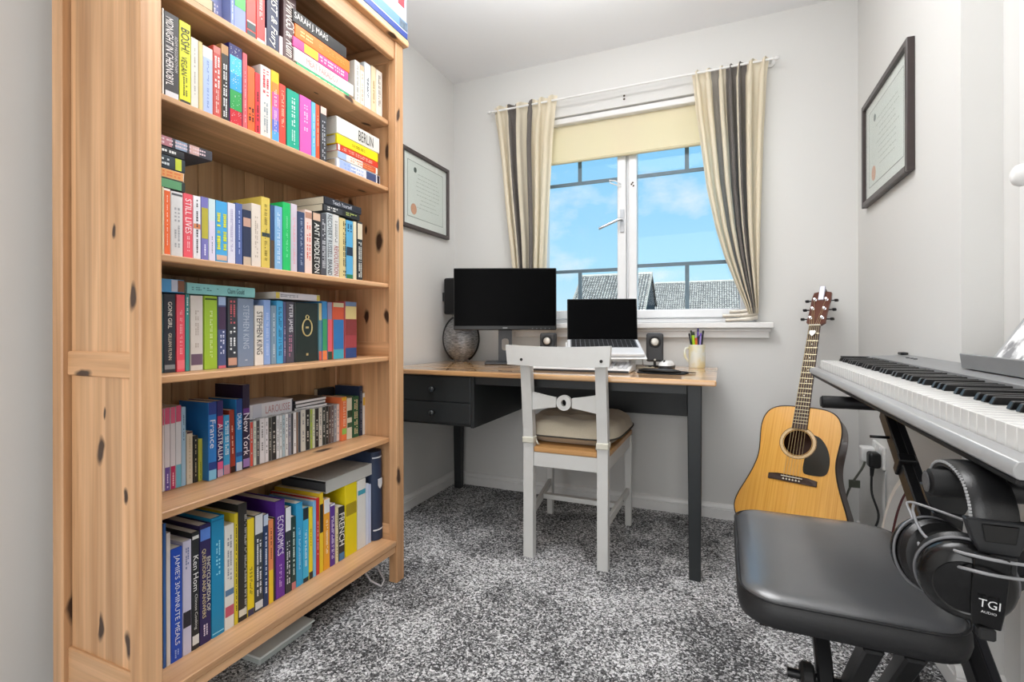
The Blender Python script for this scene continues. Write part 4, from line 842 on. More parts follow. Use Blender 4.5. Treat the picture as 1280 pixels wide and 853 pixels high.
# on top of, and under, the bookcase
gb = thing('game_box', 'navy and light blue game box lying on top of the bookcase', 'box', (-1.2, 1.33, 1.9915))
MB().box(-1.36, -1.082, 1.12, 1.545, 1.9915, 2.022).build('base', cmat('7fb2cf'), gb)
MB().box(-1.363, -1.079, 1.117, 1.548, 2.000, 2.06).build('lid', cmat('5f86b4'), gb)
MB().box(-1.0788, -1.078, 1.118, 1.547, 2.0005, 2.021).build('navy_band', cmat('28408c'), gb)
MB().box(-1.0788, -1.078, 1.118, 1.547, 2.0213, 2.0235).build('white_line', cmat('eef0f2'), gb)
MB().box(-1.0788, -1.078, 1.50, 1.545, 2.026, 2.056).build('picture', mat('grey_picture', '5a6a78', .5, noise=.7, nscale=60), gb)
gb2 = thing('white_box', 'white box with red corner stacked on the blue game box', 'box', (-1.2, 1.33, 2.0605))
MB().box(-1.35, -1.08, 1.13, 1.543, 2.0605, 2.15).build('box', mat('white_card', 'b4c0cf', .5, noise=.1, nscale=14), gb2)
MB().box(-1.0798, -1.0792, 1.49, 1.53, 2.105, 2.149).build('red_patch', cmat('c8303c'), gb2)
ub = thing('storage_box', 'pale flat storage box pushed under the bookcase', 'box', (-1.25, 1.06, 0))
MB().box(-1.37, -1.165, .975, 1.165, .001, .020).build('tray', mat('clear_plastic', 'b9c0bd', .2), ub, bevel=.004); MB().box(-1.375, -1.158, .97, 1.17, .0203, .027).build('lid', mat('pale_lid', 'e9eeec', .25), ub, bevel=.003)
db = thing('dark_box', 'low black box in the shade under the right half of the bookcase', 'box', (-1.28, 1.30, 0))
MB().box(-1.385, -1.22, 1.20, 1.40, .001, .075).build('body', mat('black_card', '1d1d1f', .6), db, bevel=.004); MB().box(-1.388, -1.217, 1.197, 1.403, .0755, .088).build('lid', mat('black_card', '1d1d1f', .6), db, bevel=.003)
cb = MB(); cb.tube([(-1.30, 1.52, .10), (-1.20, 1.50, .06), (-1.13, 1.47, .012), (-1.12, 1.44, .006), (-1.15, 1.42, .03), (-1.22, 1.43, .09), (-1.30, 1.45, .11)], .0035, 6)
tag(cb.build('thin_cord', mat('white_cable', 'd5d0d2', .5), smooth='all'), 'loop of thin white cord hanging under the right end of the bookcase', 'cord')  # just a thin white cord, its use unknown

# ================================================================== DESK
DARK = mat('charcoal_paint', '24282a', .45, noise=.08, nscale=30); DTOP = pine('desk_top_pine', 'X', tone=(.72, .43, .20), stave_axis='Y', stave=.11, knots=.25, rough=.3, coat=1.0, crough=.03)
dk = thing('desk', 'charcoal painted desk with a pine top under the window', 'desk', (-.74, 2.22, 0))
TZ = .738
MB().box(-1.468, -.020, 1.887, 2.552, TZ - .022, TZ).build('desktop', DTOP, dk, bevel=.006, seg=2)
def leg(x0, x1, y0, y1, z1, tx, ty):
    b = MB(); b.hexa([(x0 + tx, y0 + ty, 0), (x1 - tx, y0 + ty, 0), (x1 - tx, y1 - ty, 0), (x0 + tx, y1 - ty, 0), (x0, y0, z1), (x1, y0, z1), (x1, y1, z1), (x0, y1, z1)]); return b
for x0, x1, y0, y1 in ((-.120, -.070, 1.915, 1.965), (-.155, -.105, 2.485, 2.53), (-1.435, -1.385, 2.50, 2.55), (-1.455, -1.405, 1.93, 1.975)):
    leg(x0, x1, y0, y1, TZ - .0225 if x0 > -1 else .488, .005, .005).build('leg', DARK, dk, bevel=.003)
b = MB(); b.box(-.9955, -.1205, 1.93, 1.952, .678, TZ - .0225); b.build('front_rail', DARK, dk, bevel=.002)
MB().box(-.9955, -.1555, 2.492, 2.508, .503, TZ - .0225).build('back_panel', DARK, dk, bevel=.002)
MB().box(-.118, -.100, 1.9655, 2.4845, .60, TZ - .0225).build('side_apron', DARK, dk, bevel=.002)
b = MB(); b.box(-1.455, -.996, 2.46, 2.475, .488, TZ - .0225); b.box(-1.013, -.996, 1.918, 2.4595, .488, TZ - .0225); b.box(-1.455, -1.438, 1.918, 2.4595, .488, TZ - .0225); b.box(-1.4375, -1.0135, 1.935, 2.4595, .488, .5); b.box(-1.4375, -1.0135, 1.93, 1.936, .5, TZ - .0225)
b.build('drawer_carcass', DARK, dk, bevel=.002)
for z0, z1 in ((.596, .710), (.5005, .5925)):
    d_ = MB().box(-1.4365, -1.0145, 1.9195, 1.9299, z0, z1).build('drawer', DARK, dk, bevel=.003, seg=2)
    zk = (z0 + z1) / 2 - .002
    MB().lathe([(.007, .0), (.007, -.012), (.013, -.016), (.016, -.023), (.013, -.030), (.004, -.033)], (-1.2, 1.9192, zk), 18, axis='Y').build('knob', mat('black_knob', '2b2e30', .25), d_, smooth='all')

# ================================================================== CHAIR
GREY = mat('pale_grey_paint', 'd3d3d0', .42); SEATW = pine('chair_seat_pine', 'X', tone=(.60, .33, .12), knots=.15)
ch = thing('dining_chair', 'pale grey painted wooden chair with a pine seat tucked under the desk', 'chair', (-.59, 2.1, 0))
def rear_leg(x):
    b = MB(); w_ = .0205
    st = [(.0, 1.880), (.44, 1.884), (.52, 1.880), (.78, 1.850), (.852, 1.841)]
    for (z0, y0), (z1, y1) in zip(st, st[1:]):
        b.hexa([(x[0] - w_, y0 - .017, z0), (x[0] + w_, y0 - .017, z0), (x[0] + w_, y0 + .021, z0), (x[0] - w_, y0 + .021, z0), (x[0] - w_, y1 - .017, z1), (x[0] + w_, y1 - .017, z1), (x[0] + w_, y1 + .021, z1), (x[0] - w_, y1 + .021, z1)])
    return b
XLg, XRg = -.7235, -.4215
for x in (XLg, XRg): rear_leg((x,)).build('rear_leg', GREY, ch)
for x0, x1 in ((-.810, -.776), (-.425, -.391)): leg(x0, x1, 2.335, 2.37, .4255, .003, .003).build('front_leg', GREY, ch, bevel=.003)
b = MB()
def toprail(u, v, front):
    x = -.792 + (.792 - .384) * u; c = (u - .5) * 2; y = 1.826 + .018 * (1 - c * c) * 0 + .010 * c * c
    zt = .852 + .006 * c * c; zb = .776 + .004 * c * c
    xx = x - .010 * (v - .5) * -1 * c
    return (-.588 + (x + .588) * (1 + .035 * v), y - (.020 if front else 0.0), zb + (zt - zb) * v)
nu = 14
for side in (True, False): b.grid(lambda u, v, s=side: toprail(u, v, s), nu, 4)
n = (nu + 1) * 5
edge = [i * 5 for i in range(nu + 1)] + [nu * 5 + j for j in range(1, 5)] + [i * 5 + 4 for i in range(nu - 1, -1, -1)] + [j for j in range(3, 0, -1)]
for i in range(len(edge)):
    a_, c_ = edge[i], edge[(i + 1) % len(edge)]; b.f.append((a_, c_, c_ + n, a_ + n)); b.mi.append(0)
b.v = [(x, y - .003, z) for x, y, z in b.v]
b.build('top_rail', GREY, ch, smooth=True)
for x in (-.729, -.412):
    MB().lathe([(.006, .002), (.006, -.0012)], (x, 1.8080, .801), 12, axis='Y').build('screw_plug', mat('dark_hole', '17150f', .6), ch)
# shaped mid rail with its pierced ring
b = MB(); cx, cz, y0, y1 = -.5725, .631, 1.863, 1.877
x0, x1 = XLg + .0207, XRg - .0207
up, lo = [], []
for i in range(25):
    x = x0 + (x1 - x0) * i / 24; k = abs(x - cx) / ((x1 - x0) / 2)
    h = .0155 + .018 * min(1, k) ** 1.3
    up.append((x, cz + h + .003 * k)); lo.append((x, cz - h - .001 * k))
ring = [(cx + .030 * math.cos(a * math.pi / 12), cz + .030 * math.sin(a * math.pi / 12)) for a in range(24)]
def clipx(pts, lo_, hi_): return [p for p in pts if lo_ <= p[0] <= hi_]
lft = clipx(up, x0 - 1, cx - .0265) + clipx(list(reversed(lo)), x0 - 1, cx - .0265); rgt = clipx(up, cx + .0265, 9) + list(reversed(clipx(lo, cx + .0265, 9)))
for pl in (lft, rgt): b.prism(pl, lambda p: (p[0], y0, p[1]), lambda p: (p[0], y1, p[1]))
inn = [(cx + .0105 * math.cos(a * math.pi / 12), cz + .013 * math.sin(a * math.pi / 12)) for a in range(24)]
n = len(b.v)
for yy in (y0 - .003, y1 + .003):
    b.v += [(p[0], yy, p[1]) for p in ring] + [(p[0], yy, p[1]) for p in inn]
for i in range(24):
    j = (i + 1) % 24
    for q in ((i, j, 24 + j, 24 + i), (48 + i, 48 + 24 + i, 48 + 24 + j, 48 + j), (i, 48 + i, 48 + j, j), (24 + i, 24 + j, 72 + j, 72 + i)): b.f.append(tuple(n + t for t in q)); b.mi.append(0)
b.build('mid_rail', GREY, ch, smooth=True)
b = MB(); so = [(XLg + .0215, 1.872), (XRg - .0215, 1.872), (XRg - .0215, 1.906), (-.40, 1.906), (-.392, 2.36), (-.41, 2.385), (-.80, 2.385), (-.822, 2.36), (-.752, 1.906), (XLg + .0215, 1.906)]
b.prism(so, lambda p: (p[0], p[1], .426), lambda p: (p[0], p[1], .447)); b.build('seat', SEATW, ch, bevel=.004, seg=2)
def apron(a, c, z0, z1, t, nm):
    a = Vector(a + (0,)); c = Vector(c + (0,)); MB().bar(a + Vector((0, 0, (z0 + z1) / 2)), c + Vector((0, 0, (z0 + z1) / 2)), t, z1 - z0).build(nm, GREY, ch, bevel=.002)
apron((XLg + .0207, 1.884), (XRg - .0207, 1.884), .368, .4255, .02, 'seat_rail')
apron((-.730, 1.9055), (-.792, 2.3345), .368, .4255, .018, 'seat_rail'); apron((-.4175, 1.9055), (-.408, 2.3345), .368, .4255, .018, 'seat_rail'); apron((-.7755, 2.352), (-.4255, 2.352), .368, .4255, .018, 'seat_rail')
apron((-.7255, 1.9015), (-.790, 2.3375), .145, .178, .016, 'side_stretcher'); apron((-.419, 1.9015), (-.409, 2.3375), .145, .178, .016, 'side_stretcher')
apron((-.755, 2.14), (-.422, 2.14), .150, .172, .030, 'cross_stretcher')
MB().lathe([(.005, .0), (.004, .002)], (-.4055, 2.20, .161), 10, axis='X').build('screw_plug', mat('dark_hole', '17150f', .6), ch)
# cushion tied on the seat
def cush_mat():
    m, nt, b = base_mat('cushion_cloth'); L = nt.links
    tcn = nn(nt.nodes, 'ShaderNodeTexCoord'); no = nn(nt.nodes, 'ShaderNodeTexNoise'); no.inputs['Scale'].default_value = 420; L.new(tcn.outputs['Object'], no.inputs['Vector'])
    mx_ = nn(nt.nodes, 'ShaderNodeMix', data_type='RGBA'); L.new(no.outputs[0], mx_.inputs[0]); mx_.inputs[6].default_value = lin('a89d88'); mx_.inputs[7].default_value = lin('cbc1ad'); L.new(mx_.outputs[2], b.inputs['Base Color'])
    b.inputs['Roughness'].default_value = .95; b.inputs['Sheen Weight'].default_value = .2
    bp = nn(nt.nodes, 'ShaderNodeBump'); bp.inputs['Strength'].default_value = .2; bp.inputs['Distance'].default_value = .001; L.new(no.outputs[0], bp.inputs['Height']); L.new(bp.outputs[0], b.inputs['Normal'])
    return m
cu = thing('seat_cushion', 'tufted beige seat cushion with dark piping tied to the grey chair', 'cushion', (-.595, 2.13, .448))
CX, CY = -.589, 2.146
def cedge(a):
    c, s = math.cos(a), math.sin(a); k = (abs(c) ** 5 + abs(s) ** 5) ** -.2
    v = c * k; wv = s * k
    hw = .2 + .03 * (wv + 1) / 2; return CX + v * hw - .010 * (wv), CY + wv * .235
def cfn(sgn):
    def f(u, v):
        a = 2 * math.pi * u; ex, ey = cedge(a); r = v
        x = CX + (ex - CX) * r; y = CY + (ey - CY) * r
        h = max(0, 1 - r ** 8) ** .5
        dz = .0
        for tx, ty in ((-.075, -.08), (.075, -.08), (-.075, .08), (.075, .08), (0, 0)):
            q = ((x - CX - tx) ** 2 + (y - CY - ty) ** 2) / .0011; dz += .026 * math.exp(-q)
        wr = .004 * math.sin(31 * x + 3) * math.sin(23 * y) + .003 * math.sin(60 * y + 20 * x)
        if sgn > 0: z = .484 + h * (.062 + wr * 1.5) - dz * h
        else: z = .484 - h * .0345
        return (x, y, z)
    return f
b = MB(); b.grid(cfn(1), 56, 14); b.grid(cfn(-1), 56, 6); b.build('pad', cush_mat(), cu, smooth='all')
PIPE = mat('dark_piping', '3d3a34', .8)
b = MB(); b.tube([cedge(2 * math.pi * i / 48) + (.484,) for i in range(48)], .0035, 6, closed=True); b.build('piping', PIPE, cu, smooth='all')
TIE = mat('cream_tape', 'd8d5c6', .9)
for x, yy in ((XLg, 1.862), (XRg, 1.862)):
    b = MB(); b.box(x - .024, x + .024, yy - .002, 1.9065, .462, .486); b.build('tie_band', TIE, cu, bevel=.003)
    b = MB(); sx = 1 if x < -.6 else -1
    b.tube([(x + sx * .02, 1.9, .475), (x + sx * .03, 1.895, .455), (x + sx * .034, 1.905, .45)], .0035, 6); b.build('tie_end', TIE, cu, smooth='all')

# ================================================================== ON THE DESK
BLK = mat('black_plastic', '101113', .35); SCREEN = mat('dark_screen', '030304', .3, coat=.0, spec=.04); DGREY = mat('dark_grey_plastic', '2a2c30', .4)
mo = thing('monitor', 'wide black monitor on a stand at the left of the desk', 'monitor', (-1.05, 2.378, TZ + .0005), (0, 0, R(23)), world=False)
zb = TZ
b = MB(); b.box(-.268, .268, -.018, .012, .176, .499); b.box(-.18, .18, .012, .035, .21, .44); b.build('housing', BLK, mo, bevel=.004)
MB().box(-.2635, .2635, -.0188, -.0181, .198, .4945).build('screen', SCREEN, mo)
MB().box(-.012, .012, -.0188, -.0181, .184, .190).build('badge', mat('badge_grey', '7b7d80', .4), mo)
b = MB()
for i in range(5): b.box(.14 + i * .022, .146 + i * .022, -.0187, -.0181, .182, .185)
b.build('buttons', mat('badge_grey', '7b7d80', .4), mo)
b = MB(); K = 32; hw, hz = .036, .085; ell = []; rec = []
for i in range(K):
    a = 2 * math.pi * i / K; c, s = math.cos(a), math.sin(a)
    ell.append((.018 * c, .100 + .016 * math.copysign(abs(s) ** .7, s) + (.016 if s > 0.01 else -.016 if s < -.01 else 0)))
    k = 1 / max(abs(c), abs(s)); rec.append((hw * c * k, .093 + hz * s * k))
n = len(b.v)
for yy in (.0121, .018): b.v += [(p[0], yy, p[1]) for p in rec] + [(p[0], yy, p[1]) for p in ell]
for i in range(K):
    j = (i + 1) % K
    for q in ((i, j, K + j, K + i), (2 * K + i, 3 * K + i, 3 * K + j, 2 * K + j), (i, 2 * K + i, 2 * K + j, j), (K + i, K + j, 3 * K + j, 3 * K + i)): b.f.append(tuple(n + t for t in q)); b.mi.append(0)
b.build('neck', DGREY, mo)
b = MB(); b.box(-.105, .105, -.075, .10, 0, .010); b.build('base', DGREY, mo, bevel=.004, seg=2)
# vase
va = thing('vase', 'hammered silver oval vase with dark edges at the back of the desk', 'vase', (-1.355, 2.455, TZ + .0005), (0, 0, R(24)), world=False)
def vase_mat():
    m, nt, b = base_mat('hammered_silver'); L = nt.links; tcn = nn(nt.nodes, 'ShaderNodeTexCoord')
    mp_ = nn(nt.nodes, 'ShaderNodeMapping'); mp_.inputs['Scale'].default_value = (60, 60, 420); L.new(tcn.outputs['Object'], mp_.inputs[0])
    no = nn(nt.nodes, 'ShaderNodeTexNoise'); no.inputs['Scale'].default_value = 1; no.inputs['Detail'].default_value = 3; L.new(mp_.outputs[0], no.inputs['Vector'])
    r = nn(nt.nodes, 'ShaderNodeValToRGB'); L.new(no.outputs[0], r.inputs[0]); r.color_ramp.elements[0].position = .35; r.color_ramp.elements[0].color = (.12, .125, .13, 1); r.color_ramp.elements[1].position = .65; r.color_ramp.elements[1].color = (.46, .475, .5, 1)
    L.new(r.outputs[0], b.inputs['Base Color']); b.inputs['Metallic'].default_value = .75; b.inputs['Roughness'].default_value = .42
    bp = nn(nt.nodes, 'ShaderNodeBump'); bp.inputs['Strength'].default_value = .5; bp.inputs['Distance'].default_value = .001; L.new(no.outputs[0], bp.inputs['Height']); L.new(bp.outputs[0], b.inputs['Normal'])
    return m
def vprof(sc=1.):
    pr_ = []
    for i in range(21):
        a = -math.pi / 2 + math.pi * i / 20; pr_.append((max(.034 if i < 10 else .026, .099 * math.cos(a) * sc), .128 + .128 * math.sin(a)))
    return [(.036, 0)] + [p for p in pr_ if p[1] > .004] + [(.030, .262), (.026, .262), (.022, .24)]
b = MB(); b.lathe(vprof(), n=36, sy=.62); b.build('body', vase_mat(), va, smooth='all')
b = MB()
for sgn in (-1, 1):
    pts = [(sgn * (.1 * math.cos(a) - .009), 0, .128 + .1275 * math.sin(a)) for a in [(-62 + 124 * i / 16) * math.pi / 180 for i in range(17)]]
    b.tube(pts, .0145, 10)
b.build('dark_edge', mat('dark_pewter', '2f3032', .35, .6), va, smooth='all')
# wall speaker
ws = thing('wall_speaker', 'black rounded speaker mounted on the left wall above the silver vase', 'speaker', (-1.42, 2.50, 1.0))
MB().box(-1.47, -1.345, 2.455, 2.52, 1.003, 1.212).build('cabinet', BLK, ws, bevel=.012, seg=3)
MB().box(-1.46, -1.355, 2.4495, 2.4545, 1.012, 1.203).build('grille', mat('speaker_cloth', '131416', .9), ws, bevel=.002)
MB().box(XL, -1.4705, 2.475, 2.50, 1.08, 1.13).build('bracket', DGREY, ws)
b = MB(); b.tube([(-1.455, 2.525, 1.02), (-1.46, 2.56, .95), (-1.462, 2.58, .85), (-1.46, 2.57, .75), (-1.455, 2.56, .742)], .0022, 6); b.build('cable', mat('grey_cable', '8f8f8d', .6), ws, smooth='all')
# laptop on a riser
lp = thing('laptop', 'open silver laptop with a dark screen raised on a white riser', 'laptop', (-.515, 2.285, .0), (0, 0, R(17)), world=False)
SILV = mat('silver_plastic', 'd6d7d9', .35); WHT = mat('white_plastic', 'e4e4e3', .35)
def tilt_box(mb, w2, p0, p1, t, m=0):
    """slab from p0 (y,z) to p1 (y,z), thickness t upward-normal"""
    (y0, z0), (y1, z1) = p0, p1; l = math.hypot(y1 - y0, z1 - z0); ny, nz = -(z1 - z0) / l, (y1 - y0) / l
    if nz < 0: ny, nz = -ny, -nz
    mb.hexa([(-w2, y0, z0), (w2, y0, z0), (w2, y1, z1), (-w2, y1, z1), (-w2, y0 + ny * t, z0 + nz * t), (w2, y0 + ny * t, z0 + nz * t), (w2, y1 + ny * t, z1 + nz * t), (-w2, y1 + ny * t, z1 + nz * t)], m)
b = MB(); tilt_box(b, .162, (-.205, .802), (0, .858), .014); b.build('deck', SILV, lp, bevel=.003)
b = MB(); tilt_box(b, .148, (-.125, .8385), (-.012, .8695), .0006); b.build('keyboard_well', mat('key_grey', '6a6c70', .5), lp)
b = MB()
for i in range(14):
    for j in range(5):
        yy = -.118 + j * .0215; zz = .8400 + (yy + .125) * .273
        x = -.142 + i * .0204; b.hexa([(x, yy, zz), (x + .017, yy, zz), (x + .017, yy + .017, zz + .0047), (x, yy + .017, zz + .0047), (x, yy, zz + .003), (x + .017, yy, zz + .003), (x + .017, yy + .017, zz + .0077), (x, yy + .017, zz + .0077)])
o = b.build('keys', mat('black_key_caps', '1d1e21', .5), lp); o['kind'] = 'stuff'
b = MB(); b.hexa([(-.162, .001, .866), (.162, .001, .866), (.162, .009, .866), (-.162, .009, .866), (-.162, .036, 1.062), (.162, .036, 1.062), (.162, .044, 1.062), (-.162, .044, 1.062)]); b.build('lid', BLK, lp, bevel=.003)
b = MB(); b.hexa([(-.158, .0003, .871), (.158, .0003, .871), (.158, .001, .871), (-.158, .001, .871), (-.158, .0345, 1.058), (.158, .0345, 1.058), (.158, .0352, 1.058), (-.158, .0352, 1.058)]); b.build('screen', SCREEN, lp)
b = MB(); b.box(-.004, .004, -.001, .001, .869, .873); b.build('badge', mat('badge_grey', '7b7d80', .4), lp)
rs = thing('laptop_riser', 'white plastic riser under the open laptop', 'laptop stand', (-.515, 2.285, TZ + .0005), (0, 0, R(17)), world=False)
b = MB(); tilt_box(b, .17, (-.215, .053), (.01, .1155), .005); b.build('plate', WHT, rs, bevel=.002)
for sx in (-.13, .13):
    b = MB(); b.bar((sx, -.07, .0), (sx, -.07, .091), .022, .022, up=(0, 1, 0)); b.build('leg', WHT, rs); b = MB(); b.bar((sx, -.01, 0), (sx, -.01, .108), .022, .022, up=(0, 1, 0)); b.build('leg', WHT, rs)
# keyboard
kb = thing('computer_keyboard', 'full-size white computer keyboard lying behind the chair back', 'keyboard', (-.583, 2.12, TZ + .0005), (0, 0, R(1)), world=False)
b = MB(); b.hexa([(-.232, -.075, .001), (.232, -.075, .001), (.232, .075, .001), (-.232, .075, .001), (-.232, -.075, .015), (.232, -.075, .015), (.232, .075, .036), (-.232, .075, .036)]); b.build('case', WHT, kb, bevel=.004, seg=2)
b = MB(); b.box(-.228, .228, -.0765, -.0742, .0, .0085); b.build('shadow_strip', DGREY, kb)  # dark strip drawn as the shadow below the keyboard's front
b = MB()
for i in range(22):
    for j in range(6):
        x = -.222 + i * .0202; y = -.062 + j * .0212; zz = .0155 + (y + .075) * .14
        if i in (15, 19) : continue
        b.box(x, x + .0165, y, y + .0165, zz, zz + .0055)
o = b.build('keys', mat('pale_key_caps', 'c9cacd', .5), kb); o['kind'] = 'stuff'
# loudspeakers
def desk_speaker(label, x, y):
    t = thing('desk_speaker', label, 'speaker', (x, y, TZ + .0005), (0, 0, R(8)), 'pair of small desk speakers', world=False)
    b = MB(); b.box(-.039, .039, -.04, .04, .027, .161); b.build('cabinet', mat('speaker_grey', '3a3b3d', .55), t, bevel=.011, seg=3)
    b = MB(); b.lathe([(.028, -.0405), (.026, -.0425), (.021, -.0405)], (0, 0, .120), 24, axis='Y'); b.build('surround', mat('rubber_black', '141415', .6), t, smooth='all')
    b = MB(); b.lathe([(.019, -.0426), (.014, -.0445), (.005, -.0455), (.001, -.0458)], (0, 0, .120), 20, axis='Y'); b.build('cone', mat('cone_silver', 'd6d3cb', .35, .4), t, smooth='all')
    b = MB(); b.lathe([(.005, -.0402), (.004, -.042)], (0, 0, .037), 10, axis='Y'); b.build('button', mat('cone_silver', 'd6d3cb', .35, .4), t)
    b = MB(); b.box(-.006, .006, -.006, .006, .008, .0285); b.build('stalk', BLK, t); b = MB(); b.lathe([(.03, 0), (.03, .004), (.02, .008)], n=24); b.build('foot', BLK, t, smooth=True)
    return t
desk_speaker('grey desk speaker with a silver cone standing right of the laptop', -.297, 2.43)
desk_speaker('grey desk speaker with a silver cone standing between monitor and laptop', -.835, 2.45)
# mug of pens
mg = thing('mug', 'pale mug with yellow tints holding pens at the right end of the desk', 'mug', (-.110, 2.455, TZ + .0005), (0, 0, R(10)), world=False)
def mug_mat():
    m, nt, b = base_mat('mug_glaze'); L = nt.links; tcn = nn(nt.nodes, 'ShaderNodeTexCoord'); no = nn(nt.nodes, 'ShaderNodeTexNoise'); no.inputs['Scale'].default_value = 22; L.new(tcn.outputs['Object'], no.inputs['Vector'])
    r = nn(nt.nodes, 'ShaderNodeValToRGB'); L.new(no.outputs[0], r.inputs[0]); r.color_ramp.elements[0].position = .42; r.color_ramp.elements[0].color = lin('e2e5dc'); r.color_ramp.elements[1].position = .62; r.color_ramp.elements[1].color = lin('e2d9ae'); L.new(r.outputs[0], b.inputs['Base Color']); b.inputs['Roughness'].default_value = .25
    return m
MG = mug_mat()
b = MB(); b.lathe([(.033, 0), (.0365, .01), (.0365, .108), (.0335, .108), (.0335, .012), (.0, .010)], n=28); b.build('bowl', MG, mg, smooth=True)
b = MB(); b.tube([(-.035, 0, .09), (-.049, 0, .09), (-.055, 0, .072), (-.053, 0, .05), (-.044, 0, .036), (-.035, 0, .028)], .0058, 10); b.build('handle', MG, mg, smooth='all')
PN = [('lime highlighter pen with a dark cap in the pale mug', 'a9d21e', '1f2a18', -.014, -.012, .0068, .155, -4), ('slim purple pen, tallest in the pale mug', '5a3fa0', '2a2060', .004, .012, .004, .172, 1), ('violet pen with a pale barrel on the right side of the mug', 'a08fd6', '6a50b0', .016, -.014, .004, .150, 4),
      ('plain black pen at the right rim of the mug', '16171b', '0d0d10', .024, .002, .004, .162, 6), ('black pen leaning over the left rim of the mug', '22242a', '1a1a1c', -.024, .004, .0038, .150, -9), ('dark green pen at the left of the mug', '2c5a34', '16301c', -.020, .010, .0036, .163, -6),
      ('orange marker low in the middle of the mug', 'e07a22', 'b8482a', -.002, -.016, .0058, .128, -1), ('navy marker in the middle of the mug', '22284e', '14182e', .006, -.004, .0062, .135, 2), ('red brown pencil in the middle of the mug', '8a3a2a', '5a2418', .010, .008, .0036, .140, 3)]
for lab, c, cap, dx, dy, r_, ln, ti in PN:
    t = thing('pen', lab, 'pen', (-.110 + dx * .45, 2.455 + dy * .6, TZ + .0125), (0, R(ti), 0), 'pens in the mug', world=False)
    b = MB(); b.lathe([(.0012, 0), (r_, .012), (r_, ln * .90)], n=10); b.build('barrel', cmat(c), t, smooth=True)
    b = MB(); b.lathe([(r_ * 1.12, ln * .902), (r_ * 1.12, ln - .004), (r_ * .7, ln)], n=10); b.build('cap', cmat(cap), t, smooth=True)
ms = thing('mouse', 'white and dark grey computer mouse behind the black mouse mat', 'mouse', (-.236, 2.37, TZ + .0005), (0, 0, R(-14)), world=False)
def mfn(top):
    def f(u, v):
        a = 2 * math.pi * u; k = (abs(math.cos(a)) ** 2.6 + abs(math.sin(a)) ** 2.6) ** (-1 / 2.6); x = .031 * math.cos(a) * k * v; y = .054 * math.sin(a) * k * v
        return (x, y, .014 + (.022 * max(0, 1 - v ** 3) ** .6 if top else 0)) if top else (x, y, .0005 + .013 * (1 if v > .93 else 0))
    return f
b = MB(); b.grid(mfn(True), 28, 8); b.build('shell', WHT, ms, smooth='all'); b = MB(); b.grid(lambda u, v: (.0312 * math.cos(2 * math.pi * u) * (abs(math.cos(2 * math.pi * u)) ** 2.6 + abs(math.sin(2 * math.pi * u)) ** 2.6) ** (-1 / 2.6), .0545 * math.sin(2 * math.pi * u) * (abs(math.cos(2 * math.pi * u)) ** 2.6 + abs(math.sin(2 * math.pi * u)) ** 2.6) ** (-1 / 2.6), .001 + .013 * v), 28, 2); b.build('skirt', DGREY, ms, smooth='all')
MB().lathe([(.0, -.003), (.008, -.003), (.009, 0), (.008, .003), (0, .003)], (0, -.03, .0305), 14, axis='X').build('wheel', DGREY, ms, smooth='all')
mm = thing('mouse_mat', 'black mouse mat with a padded front edge on the desk', 'mouse mat', (-.228, 2.13, TZ + .0005), (0, 0, R(-8)), world=False)
b = MB(); o_ = []
for i in range(36):
    a = 2 * math.pi * i / 36; k = (abs(math.cos(a)) ** 3.5 + abs(math.sin(a)) ** 3.5) ** (-1 / 3.5); o_.append((.098 * math.cos(a) * k, .080 * math.sin(a) * k))
b.prism(o_, lambda p: (p[0], p[1], 0), lambda p: (p[0], p[1], .004)); b.build('mat', mat('black_cloth', '18191b', .85), mm)
b = MB(); b.tube([(-.085, -.05, .011), (-.06, -.058, .013), (0, -.062, .0135), (.06, -.058, .013), (.085, -.05, .011)], [.004, .0085, .009, .0085, .004], 10); b.build('wrist_pad', mat('black_gel', '141517', .4), mm, smooth='all')
b = MB(); b.tube([(.088, -.01, .006), (.115, .0, .006), (.128, .012, .004), (.118, .02, .003), (.09, .016, .005)], .002, 6); b.build('cord_loop', BLK, mm, smooth='all')
b = MB(); b.tube([(-.305, 2.395, TZ + .003), (-.29, 2.36, TZ + .003), (-.35, 2.33, TZ + .0035), (-.42, 2.37, TZ + .003), (-.46, 2.47, TZ + .003), (-.50, 2.53, TZ + .003)], .0026, 6); tag(b.build('speaker_cable', mat('beige_cable', 'b5ad98', .6), smooth='all'), 'beige cable lying on the desk in front of the right speaker', 'cable')
b = MB(); b.tube([(-.245, 2.425, TZ + .0026), (-.27, 2.46, TZ + .0026), (-.33, 2.49, TZ + .0026), (-.40, 2.515, TZ + .0026)], .002, 6); tag(b.build('mouse_cable', BLK, smooth='all'), 'thin black cable running from mouse to behind the right speaker', 'cable')
b = MB(); b.tube([(-.365, 2.245, .845), (-.352, 2.27, .82), (-.34, 2.33, .785), (-.35, 2.42, .748), (-.40, 2.50, TZ + .003), (-.45, 2.54, TZ + .003)], .0022, 6); tag(b.build('laptop_cable', mat('grey_cable', '8f8f8d', .6), smooth='all'), 'grey cable drooping from the right side of the laptop', 'cable')

